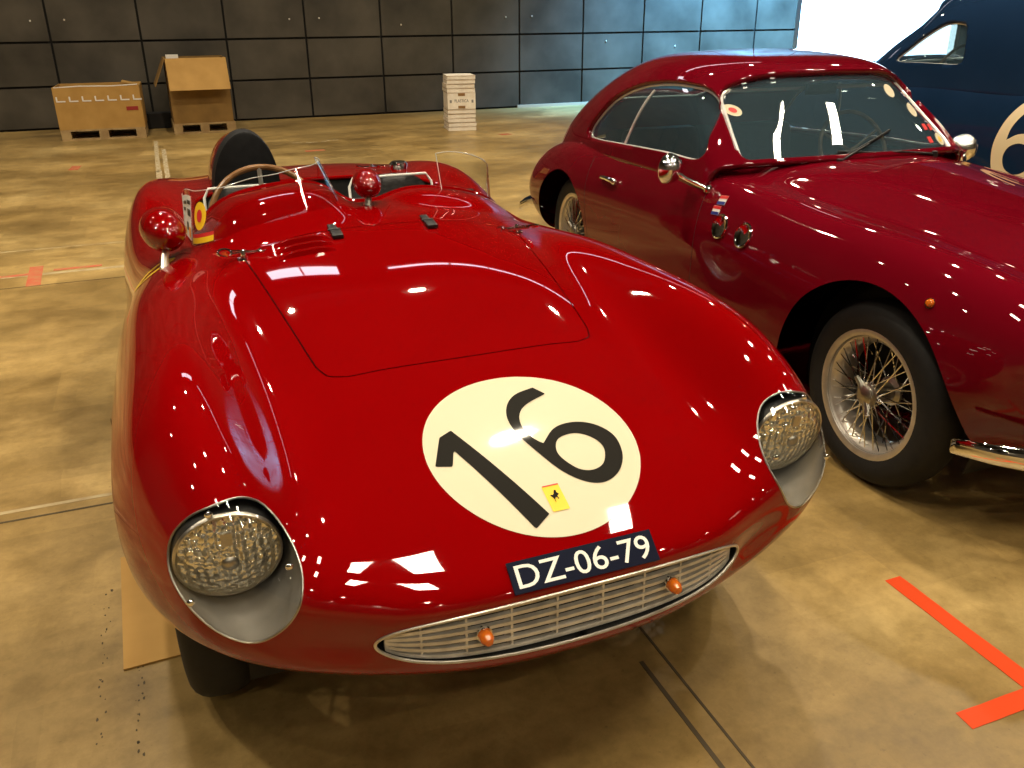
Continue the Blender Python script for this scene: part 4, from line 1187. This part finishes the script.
# ================================================================== the exhibition hall
HX0, HX1, HY0, HY1, HZ = -13.0, 22.0, -12.0, 14.80, 9.6
def floor_material():
    m = mat('polished_screed', (.3, .2, .1), .4)
    n, l = nt(m); b = n['Principled BSDF']
    tc = n.new('ShaderNodeTexCoord')
    def noise(scale, detail, rough=.55, sx=1, sy=1, dist=0):
        mp = n.new('ShaderNodeMapping'); mp.inputs['Scale'].default_value = (sx, sy, 1)
        no = n.new('ShaderNodeTexNoise'); no.inputs['Scale'].default_value = scale; no.inputs['Detail'].default_value = detail; no.inputs['Roughness'].default_value = rough; no.inputs['Distortion'].default_value = dist
        l.new(tc.outputs['Object'], mp.inputs['Vector']); l.new(mp.outputs['Vector'], no.inputs['Vector']); return no
    def ramp(src, stops):
        cr = n.new('ShaderNodeValToRGB'); e = cr.color_ramp.elements
        e[0].position, e[0].color = stops[0][0], (*stops[0][1], 1)
        e[1].position, e[1].color = stops[-1][0], (*stops[-1][1], 1)
        for p, c in stops[1:-1]:
            q = e.new(p); q.color = (*c, 1)
        l.new(src, cr.inputs['Fac']); return cr
    def mix(a, bb, fac, mode='MIX'):
        mx = n.new('ShaderNodeMix'); mx.data_type = 'RGBA'; mx.blend_type = mode
        if isinstance(fac, (int, float)): mx.inputs['Factor'].default_value = fac
        else: l.new(fac, mx.inputs['Factor'])
        for s, v in ((6, a), (7, bb)):
            if isinstance(v, tuple): mx.inputs[s].default_value = (*v, 1)
            else: l.new(v, mx.inputs[s])
        return mx.outputs[2]
    big = ramp(noise(.55, 5, .6, dist=.1).outputs['Fac'], [(.30, FLOOR_C[0]), (.52, FLOOR_C[1]), (.72, FLOOR_C[2])])
    # the trowelled bands run across the hall
    band = ramp(noise(1.1, 4, .6, .7, 1.35).outputs['Fac'], [(.38, (.66, .64, .58)), (.60, (1.14, 1.14, 1.14))])
    c = mix(big.outputs['Color'], band.outputs['Color'], .95, 'MULTIPLY')
    blot = ramp(noise(7, 6, .7, dist=.15).outputs['Fac'], [(.36, (.74, .72, .66)), (.58, (1.06, 1.06, 1.06))])
    c = mix(c, blot.outputs['Color'], .8, 'MULTIPLY')
    spk = ramp(noise(46, 4, .7).outputs['Fac'], [(.27, (.35, .32, .28)), (.36, (1, 1, 1))])
    c = mix(c, spk.outputs['Color'], .5, 'MULTIPLY')
    # square bruises left by stands
    vo = n.new('ShaderNodeTexVoronoi'); vo.distance = 'CHEBYCHEV'; vo.inputs['Scale'].default_value = 1.3
    l.new(tc.outputs['Object'], vo.inputs['Vector'])
    vr = ramp(vo.outputs['Color'], [(.2, (.74, .73, .68)), (.8, (1.12, 1.12, 1.10))])
    c = mix(c, vr.outputs['Color'], .6, 'MULTIPLY')
    br = n.new('ShaderNodeTexBrick'); br.inputs['Scale'].default_value = 1.0; br.inputs['Brick Width'].default_value = .36; br.inputs['Row Height'].default_value = .21; br.inputs['Mortar Size'].default_value = 0
    br.inputs['Color1'].default_value = (.88, .87, .84, 1); br.inputs['Color2'].default_value = (1.09, 1.09, 1.08, 1); br.offset = .37
    wp = n.new('ShaderNodeMix'); wp.data_type = 'VECTOR'; wp.inputs['Factor'].default_value = .05
    nz = noise(3.5, 3); l.new(tc.outputs['Object'], wp.inputs[4]); l.new(nz.outputs['Color'], wp.inputs[5]); l.new(wp.outputs[1], br.inputs['Vector'])
    c = mix(c, br.outputs['Color'], .8, 'MULTIPLY')
    fine = ramp(noise(26, 5, .75).outputs['Fac'], [(.34, (.86, .85, .82)), (.60, (1.05, 1.05, 1.05))])
    c = mix(c, fine.outputs['Color'], .8, 'MULTIPLY')
    l.new(c, b.inputs['Base Color'])
    rr = n.new('ShaderNodeMapRange'); rr.inputs['To Min'].default_value = .26; rr.inputs['To Max'].default_value = .50
    l.new(blot.inputs['Fac'].links[0].from_socket, rr.inputs['Value']); l.new(rr.outputs['Result'], b.inputs['Roughness'])
    b.inputs['Specular IOR Level'].default_value = .45
    return m
FLOOR_C = ((.24, .152, .047), (.37, .250, .094), (.50, .365, .160))
M_FLOOR = floor_material()
M_JOINT = mat('floor_joint', (.060, .042, .020), .8)
fl = MB(); fl.box(((HX0+HX1)/2, (HY0+HY1)/2, -.05), (HX1-HX0, HY1-HY0, .10)); flo = fl.build('floor', M_FLOOR, smooth=False); tag(flo, kind='structure')
# slab joints: shallow strips let into the floor
jt = MB()
for y in (2.952, 6.0): jt.box(((HX0+HX1)/2, y, .0008), (HX1-HX0, .009 if y < 4 else .006, .0016))
jt.box((1.03, -3.0, .0008), (.007, 11.9, .0016))
jt.box((.965, -3.0, .0006), (.012, 9.1, .0012))
o = jt.build('trim_1', M_JOINT, smooth=False); tag(o, kind='structure')
# pale old lines and pitted tracks
M_PALE = noisy('worn_pale_line', (.42, .34, .19), (.30, .21, .10), 9, .5, lo=.4, hi=.6)
M_PALEW = noisy('scraped_white_paint', (.50, .43, .29), (.34, .24, .11), 30, .6, lo=.45, hi=.55)
pl_ = MB()
for y, w in ((6.28, .05), (3.02, .02), (7.02, .02)): pl_.box((-6.5, y, .0005), (13, w, .001))
o = pl_.build('trim_2', M_PALE, smooth=False); tag(o, kind='structure')
wl_ = MB()
for x, y, a, b_ in ((-.115, 11.55, .05, 2.6), (-.03, 10.9, .05, 2.2), (-.11, 9.6, .06, 1.4)): wl_.box((x, y, .0006), (a, b_, .0012))
for x, y, a in ((1.62, 11.9, .12), (1.80, 11.86, .16), (1.98, 11.88, .10), (2.10, 11.95, .14)): wl_.box((x, y, .0006), (a, .035, .0012))
o = wl_.build('trim_3', M_PALEW, smooth=False); tag(o, kind='structure')
rnd = random.Random(3)
pit = MB()
for k in range(64):
    x = (-.36 if k % 2 else -.27) + rnd.uniform(-.012, .012); y = rnd.uniform(1.55, 2.42)
    a = rnd.uniform(0, 6.28); r = rnd.uniform(.0012, .0036)
    pit.add([(x + r*math.cos(a+q)*rnd.uniform(.6, 1.4), y + r*2*math.sin(a+q)*rnd.uniform(.6, 1.4), .0008) for q in (0, 1.2, 2.5, 3.8, 5.0)], [(0, 1, 2, 3, 4)])
o = pit.build('trim_4', M_JOINT, smooth=False); tag(o, kind='structure')

# back wall of dark acoustic panels
PW, PH, PX0 = 1.2092, .6021, -1.306
M_PANEL = noisy('dark_panel', (.034, .030, .023), (.092, .080, .062), 1.3, .45, .1, detail=4, lo=.32, hi=.68)
M_GAP = mat('panel_gap', (.004, .0035, .003), .8)
V = []; F = []; fm = []
def wbox(x0, x1, y0, y1, z0, z1, mi):
    n = len(V)
    V.extend([(x0,y0,z0),(x1,y0,z0),(x1,y1,z0),(x0,y1,z0),(x0,y0,z1),(x1,y0,z1),(x1,y1,z1),(x0,y1,z1)])
    for f in ((0,3,2,1),(4,5,6,7),(0,1,5,4),(1,2,6,5),(2,3,7,6),(3,0,4,7)): F.append([n+i for i in f]); fm.append(mi)
DX0, DX1, DZ = 11.75, 15.9, 2.6          # opening for the stand-in bright pane
g = .016
k0 = math.floor((HX0 - PX0)/PW); k1 = math.ceil((HX1 - PX0)/PW)
bx = [(HX0, DX0, 0, HZ), (DX1, HX1, 0, HZ), (DX0, DX1, DZ, HZ)]
for x0, x1, z0, z1 in bx: wbox(x0, x1, HY1 + .03, HY1 + .25, z0, z1, 1)
for k in range(k0, k1):
    for j in range(14):
        x0, x1 = PX0 + k*PW + g, PX0 + (k+1)*PW - g; z0, z1 = max(.03, j*PH + g), (j+1)*PH - g
        x0 = max(x0, HX0); x1 = min(x1, HX1)
        if z0 < DZ and x1 > DX0 and x0 < DX1:
            if x0 < DX0: x1 = DX0 - g
            elif x1 > DX1: x0 = DX1 + g
            else: continue
        if x1 - x0 < .05: continue
        wbox(x0, x1, HY1, HY1 + .035, z0, z1, 0)
wallo = mesh_obj('wall_back', V, F, None, None, False, [M_PANEL, M_GAP], fm); tag(wallo, kind='structure')
# fixing heads on some panels, let into the wall
fx = MB()
for px_, pz in ((-1.52, 1.49), (-1.08, 1.50), (2.09, 1.48), (2.55, 1.49), (3.87, 1.38), (5.70, 1.48), (6.18, 1.49), (7.62, 1.07), (9.05, .96), (.44, .06)):
    fx.lathe([(.0, -.012), (.012, -.010), (.014, .002)], 10, Matrix.Translation((px_, HY1 - .002, pz)) @ Matrix.Rotation(R(-90), 4, 'X'), caps=False)
o = fx.build('trim_5', mat('fixing_heads', (.75, .72, .66), .4, .6)); tag(o, kind='structure')
MBb = MB(); MBb.box(((5.9+DX0)/2, HY1 - .012, .02), (DX0 - 5.9, .03, .05)); o = MBb.build('baseboard_back', mat('pale_sill', (.42, .36, .26), .5), smooth=False); tag(o, kind='structure')
# other walls and ceiling
M_SIDE = noisy('grey_wall', (.10, .09, .075), (.14, .125, .105), .6, .8)
M_CEIL = noisy('dark_ceiling', (.020, .018, .016), (.030, .027, .024), .5, .9)
for nm, c, d in (('wall_left', (HX0-.1, (HY0+HY1)/2, HZ/2), (.2, HY1-HY0+.4, HZ)), ('wall_right', (HX1+.1, (HY0+HY1)/2, HZ/2), (.2, HY1-HY0+.4, HZ)), ('wall_front', ((HX0+HX1)/2, HY0-.1, HZ/2), (HX1-HX0, .2, HZ))):
    o = MB().box(c, d).build(nm, M_SIDE, smooth=False); tag(o, kind='structure')
o = MB().box(((HX0+HX1)/2, (HY0+HY1)/2, HZ+.1), (HX1-HX0+.4, HY1-HY0+.6, .2)).build('ceiling', M_CEIL, smooth=False); tag(o, kind='structure')
# roof trusses
tr = MB()
for y in (-6, -1.5, 3.0, 8.3, 12.8):
    for z in (8.5, 9.3): tr.box(((HX0+HX1)/2, y, z), (HX1-HX0, .14, .14))
    for k in range(22):
        x = HX0 + (HX1-HX0)*(k+.5)/22; tr.tube([(x-.75, y, 8.5), (x, y, 9.3), (x+.75, y, 8.5)], .035, 6)
o = tr.build('trim_6', M_CEIL, smooth=False); tag(o, kind='structure')

# glowing pane added in the back wall, standing in for a glaring lamp, and the strip of glazing under the roof
M_GLARE = mat('stand_in_glare', (.9, .95, 1), .3, emis=(.80, .92, 1.0), estr=GLARE_E)
wd = empty('stand_in_pane', ((DX0+DX1)/2, HY1+.1, 0)); tag(wd, kind='structure')
MB().box((0, .05, DZ/2), (DX1-DX0, .03, DZ)).build('pane', M_GLARE, wd, smooth=False)
fr = MB()
for x in (-(DX1-DX0)/2, (DX1-DX0)/2): fr.box((x, -.04, DZ/2), (.10, .16, DZ))
fr.box((0, -.04, DZ), (DX1-DX0+.1, .16, .10)); fr.build('frame', M_STEEL, wd, smooth=False)
M_STRIP = mat('clerestory_daylight', (.9, .9, 1), .3, emis=(.95, .88, 1.0), estr=STRIP_E)
w2 = empty('window_2', (5.2, HY1-.02, 8.55)); tag(w2, kind='structure')
for k in (0, 1, 3, 4, 5, 6, 7): MB().box((-5.25 + 1.5*k, -.01, 0), (1.42, .03, .09 if k > 1 else .42)).build('pane', M_STRIP, w2, smooth=False)
MB().box((0, .02, -.16), (12.2, .06, .06)).box((0, .02, .24), (12.2, .06, .06)).build('frame', M_STEEL, w2, smooth=False)

# high bay lamps
M_LAMPBODY = mat('lamp_housing', (.10, .10, .10), .5, .5)
M_BULB = mat('lamp_glow', (1, .95, .85), .3, emis=(1.0, .86, .62), estr=BULB_E)
M_PANELGLOW = mat('panel_glow', (1, .95, .85), .3, emis=(1.0, .88, .68), estr=PANEL_E)
def high_bay(x, y, z, energy):
    h = empty('ceiling_lamp', (x, y, z)); tag(h, 'round hanging hall lamp high above the cars', 'ceiling lamp', 'rows of hall lamps')
    MB().lathe([(.29, -.02), (.285, .06), (.16, .16), (.11, .34), (0, .35)], 28, caps=False).build('lamp_shade', M_LAMPBODY, h)
    MB().tube([(0, 0, .34), (0, 0, HZ - z)], .012, 6).build('suspension_rod', M_LAMPBODY, h)
    MB().lathe([(.14, .012), (.0, .010)], 28, caps=False).build('bulb', M_BULB, h)
    ld = bpy.data.lights.new('lamp_light', 'AREA'); ld.shape = 'DISK'; ld.size = .26; ld.energy = energy; ld.color = (1.0, .86, .64); ld.spread = R(130)
    lo = bpy.data.objects.new('lamp_light', ld); lo.location = (0, 0, -.03); lo.parent = h; COL.objects.link(lo)
    lo.visible_glossy = True
for i in range(-2, 5):
    for j in (-3, -2, 0, 1):
        x = -.7 + 4.2*i; y = 5.5 + 5.6*j + (.1 if i > 0 else -.1)
        high_bay(x, y, 8.0, LAMP_E * (1.0 if j == 0 else .55))
def led_panel(x, y, rz=0):
    h = empty('ceiling_panel', (x, y, 7.9), rz); tag(h, 'rectangular hanging hall light above the red racer', 'ceiling lamp', 'rectangular hall lights')
    MB().box((0, 0, .05), (1.0, .55, .08)).build('housing', M_LAMPBODY, h, bevel=.01)
    MB().box((0, 0, .004), (.94, .49, .01)).build('diffuser', M_PANELGLOW, h, smooth=False)
    ld = bpy.data.lights.new('panel_light', 'AREA'); ld.shape = 'RECTANGLE'; ld.size = .92; ld.size_y = .47; ld.energy = LED_E; ld.color = (1.0, .87, .66)
    lo = bpy.data.objects.new('panel_light', ld); lo.location = (0, 0, -.012); lo.parent = h; COL.objects.link(lo)
    MB().tube([(-.4, 0, .08), (-.4, 0, HZ-7.9)], .006, 6).build('suspension_rod', M_LAMPBODY, h)
    MB().tube([(.4, 0, .08), (.4, 0, HZ-7.9)], .006, 6).build('suspension_rod', M_LAMPBODY, h)
for x, y in ((1.0, 1.4), (.5, -.45), (4.3, 1.7), (4.1, -.6), (-2.4, 1.3), (7.6, 1.6)): led_panel(x, y, R(90))
# unseen blue spotlights, added to imitate the flare's haze on the wall
for x in (10.3, 11.6):
    h = empty('added_wall_spot', (x, 12.6, 6.3)); tag(h, 'added blue spotlight that imitates haze on the dark wall beside the bright pane', 'spotlight', 'added spotlights by the bright pane')
    TT = Matrix.Rotation(R(-150), 4, 'X')
    MB().lathe([(.09, -.12), (.10, .10), (.0, -.13)][::1], 24, TT, caps=False).build('housing', M_LAMPBODY, h)
    MB().tube([(0, 0, .1), (0, 0, HZ-6.3)], .012, 6).build('suspension_rod', M_LAMPBODY, h)
    ld = bpy.data.lights.new('spot', 'SPOT'); ld.energy = SPOT_E; ld.color = (.14, .50, 1.0); ld.spot_size = R(95); ld.spot_blend = 1; ld.shadow_soft_size = .08
    lo = bpy.data.objects.new('spot', ld); lo.parent = h; lo.location = (0, .1, -.1); COL.objects.link(lo)
    d = Vector((0, 2.2, -4.8)); lo.rotation_euler = d.to_track_quat('-Z', 'Y').to_euler()
w = bpy.data.worlds.new('world'); scene.world = w; w.use_nodes = True
w.node_tree.nodes['Background'].inputs[0].default_value = (.55, .45, .32, 1); w.node_tree.nodes['Background'].inputs[1].default_value = .02

# ------------------------------------------------------------------ tape on the floor
def tape(x, y, w_, l_, rz, m, label, group=None, seed=0, rough=.004):
    rn = random.Random(seed + 11); n = 10; V = []
    for i in range(n + 1):
        t = -.5 + i/n
        for sgn in (-1, 1):
            e = rn.uniform(-rough, rough) if i in (0, n) else rn.uniform(-.0012, .0012)
            V.append((sgn*w_/2 + (rn.uniform(-.001, .001)), t*l_ + e, .0018 + (.0004*math.sin(i))))
    F = [(2*i, 2*i+1, 2*i+3, 2*i+2) for i in range(n)]
    o = mesh_obj('floor_tape', V, F, m, smooth=False)
    s = o.modifiers.new('thick', 'SOLIDIFY'); s.thickness = .0009; s.offset = -1
    o.location = (x, y, 0); o.rotation_euler = (0, 0, rz)
    tag(o, label, 'floor tape', group); return o
tape(1.846, 1.335, .058, .50, R(-.5), M_TAPE, 'long orange tape strip on the floor in front of the coupe', seed=1)
tape(1.785, 1.076, .054, .40, R(90), M_TAPE, 'short orange tape strip meeting the long one at a corner', seed=2)
tape(-.93, 6.25, .085, .50, R(3), M_TAPEOLD, 'worn red tape mark crossing the floor joint at the left', seed=3)
tape(-1.15, 6.30, .05, .36, R(92), M_TAPEOLD, 'faded red tape strip cut by the left edge of the picture', seed=4)
tape(-.68, 6.36, .05, .30, R(91), M_TAPEOLD, 'faded red tape strip beside the worn mark', seed=5)
tape(-.98, 10.88, .10, .30, R(-4), M_TAPEOLD, 'small red tape mark on the floor before the long cardboard crate', seed=6)
tape(1.72, 11.1, .24, .12, R(0), M_TAPEOLD, 'small red tape mark on the floor beyond the headrest', seed=7)
tape(4.42, 11.55, .16, .14, R(10), M_TAPEOLD, 'small red tape mark on the floor near the white cartons', seed=8)

# ------------------------------------------------------------------ cardboard under the front wheel
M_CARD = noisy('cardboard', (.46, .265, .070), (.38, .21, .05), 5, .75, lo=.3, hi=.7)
M_CARDSHADE = noisy('shaded_cardboard', (.25, .14, .035), (.20, .11, .027), 5, .8)  # darker copy of the cardboard: shade under the flap put into the colour
cs = MB(); cs.box((.02, 2.31, .0035), (.68, .55, .005), Matrix.Rotation(R(2), 4, 'Z'))
o = cs.build('cardboard_sheet', M_CARD, smooth=False); tag(o, 'flat cardboard sheet on the floor behind the open racer\'s front wheel', 'cardboard')

# ------------------------------------------------------------------ pallets and cartons by the wall
M_PINE = noisy('pallet_wood', (.42, .29, .13), (.30, .19, .08), 8, .75)
def pallet(x, y, rz, L, W, label):
    r = empty('pallet', (x, y, 0), rz); tag(r, label, 'pallet')
    for yy in (-W/2+.05, 0, W/2-.05):
        MB().box((0, yy, .011), (L, .10, .022)).build('runner', M_PINE, r, smooth=False)
        for xx in (-L/2+.06, 0, L/2-.06):
            MB().box((xx, yy, .062), (.12, .10, .080)).build('block', M_PINE, r, smooth=False)
    for xx in (-L/2+.06, 0, L/2-.06): MB().box((xx, 0, .111), (.12, W, .018)).build('stringer', M_PINE, r, smooth=False)
    for k in range(7): MB().box((0, -W/2+.05+(W-.10)*k/6, .132), (L, .095, .022)).build('deck_board', M_PINE, r, smooth=False)
    return r
def carton_walls(mb, L, W, H, z, t=.012):
    mb.box((0, -W/2, z+H/2), (L, t, H)); mb.box((0, W/2, z+H/2), (L, t, H))
    mb.box((-L/2, 0, z+H/2), (t, W, H)); mb.box((L/2, 0, z+H/2), (t, W, H)); mb.box((0, 0, z+.006), (L, W, .012))
P1 = (-.74, 13.72, R(-2)); P2 = (.56, 13.85, R(1))
pallet(*P1, 1.06, .80, 'wooden pallet under the long cardboard crate at the left')
pallet(*P2, .84, .80, 'wooden pallet under the open carton with the folded flap')
b1 = empty('cardboard_crate', (P1[0], P1[1], .143), P1[2]); tag(b1, 'long low cardboard crate with a row of white slots, on the left pallet', 'carton')
m1 = MB(); carton_walls(m1, 1.06, .78, .54, .0); m1.build('box', M_CARD, b1, smooth=False)
sl = MB()
for k in range(7):
    x = -.50 + .158*k
    sl.box((x + .05, -.398, .365), (.105, .004, .016)); sl.box((x, -.398, .392), (.018, .004, .065))
sl.build('slot_tabs', M_STICKW, b1, smooth=False)
MB().box((.41, -.3985, .25), (.15, .004, .05)).build('red_label', mat('dark_red_print', (.28, .02, .015), .6), b1, smooth=False)
ed = MB(); ed.tube([(-.51, -.39, .54), (-.2, -.392, .552), (.2, -.39, .543), (.52, -.388, .556)], .007, 6); ed.build('torn_edge', M_STICKW, b1)
MB().box((.40, .2, .54), (.22, .3, .012), Matrix.Rotation(R(14), 4, 'Y')).build('flap', M_CARD, b1, smooth=False)
b2 = empty('open_carton', (P2[0], P2[1], .143), P2[2]); tag(b2, 'tall open cardboard carton with its front flap hanging down, on the right pallet', 'carton')
m2 = MB(); carton_walls(m2, .80, .76, .86, 0); m2.build('box', M_CARDSHADE, b2, smooth=False)
MB().box((0, -.38-.115, .86-.20), (.80, .010, .46), Matrix.Rotation(R(-28), 4, 'X')).build('flap', M_CARD, b2, smooth=False)
MB().box((-.40-.09, 0, .86-.18), (.010, .74, .40), Matrix.Rotation(R(25), 4, 'Y')).build('flap', M_CARDSHADE, b2, smooth=False)
MB().box((-.30, -.30, .885), (.16, .10, .05)).build('paper', M_STICKW, b2, smooth=False)
db = MB(); db.box((-.00, 14.42, .11), (.60, .26, .22)); o = db.build('low_black_box', mat('matt_black', (.012, .011, .010), .7), bevel=.01, smooth=False); tag(o, 'low black box on the floor between the two pallets', 'box')

# stack of white cartons
M_WHITEC = noisy('white_carton', (.90, .84, .73), (.80, .72, .60), 14, .6)
M_CARTEDGE = mat('carton_edge', (.36, .22, .10), .8)
heights = [.062, .058, .060, .058, .060, .230, .056, .056, .058, .056]
names = ['bottom white carton of the stack by the wall', 'second white carton from the bottom of the stack', 'third white carton from the bottom of the stack', 'fourth white carton from the bottom of the stack', 'white carton just under the printed one in the stack', 'tall white carton printed PLASTICA with two brown handle holes, mid-stack', 'white carton just above the printed one in the stack', 'third white carton from the top of the stack', 'second white carton from the top of the stack', 'top white carton of the stack by the wall']
z = .0; rn = random.Random(5)
SX_, SY_, SRZ = 4.03, 12.36, R(-9)
for h_, lab in zip(heights, names):
    r = empty('flat_carton', (SX_ + rn.uniform(-.008, .008), SY_ + rn.uniform(-.006, .006), z), SRZ + R(rn.uniform(-1, 1))); tag(r, lab, 'carton', 'white cartons stacked by the wall')
    MB().box((0, 0, h_/2), (.40, .44, h_-.004)).build('box', M_WHITEC, r, bevel=.004, smooth=False)
    MB().box((0, 0, h_-.008), (.404, .444, .006)).build('lid_edge', M_CARTEDGE, r, smooth=False)
    if h_ > .2:
        for zz in (.030, .200): MB().box((0, -.2215, zz), (.10, .004, .036)).build('handle_hole', mat('handle_hole', (.28, .15, .05), .8), r, smooth=False)
        tv, tf = fit_text('PLASTICA', .20, .040)
        mesh_obj('lettering', [(x, -.2225, y + .115) for x, y in tv], tf, mat('grey_print', (.10, .10, .10), .7), r, smooth=False)
        for xx in (-.155, .155):
            mesh_obj('printed_mark', [(xx + a*.014, -.2225, .108 + b*.02) for a, b in ((-1,-1),(1,-1),(1,1),(-1,1))], [(0, 1, 2, 3)], mat('grey_mark', (.25, .24, .22), .7), r, smooth=False)
    z += h_
# ================================================================== camera
CAM_F = 860.0
CAM_YAW, CAM_PITCH, CAM_ROLL = 0.371531197, 0.409946658, 0.00713901767
def cam_axes(yaw, pitch, roll):
    cy, sy, cp, sp = math.cos(yaw), math.sin(yaw), math.cos(pitch), math.sin(pitch)
    f = np.array([sy*cp, cy*cp, -sp]); r = np.array([cy, -sy, 0.]); d = np.cross(f, r)
    c, s = math.cos(roll), math.sin(roll)
    return c*r + s*d, -s*r + c*d, f
r_, d_, f_ = cam_axes(CAM_YAW, CAM_PITCH, CAM_ROLL)
cd = bpy.data.cameras.new('camera'); cam = bpy.data.objects.new('camera', cd); COL.objects.link(cam)
cam.matrix_world = Matrix(((r_[0], -d_[0], -f_[0], 0), (r_[1], -d_[1], -f_[1], 0), (r_[2], -d_[2], -f_[2], 1.584), (0, 0, 0, 1)))
cd.sensor_fit = 'HORIZONTAL'; cd.sensor_width = 36.0; cd.lens = CAM_F / 1024 * 36.0; cd.clip_start = .05; cd.clip_end = 200
scene.camera = cam
vs_ = scene.view_settings
vs_.view_transform = 'Standard'; vs_.look = 'None'; vs_.gamma = 1; vs_.use_curve_mapping = False; vs_.exposure = 0
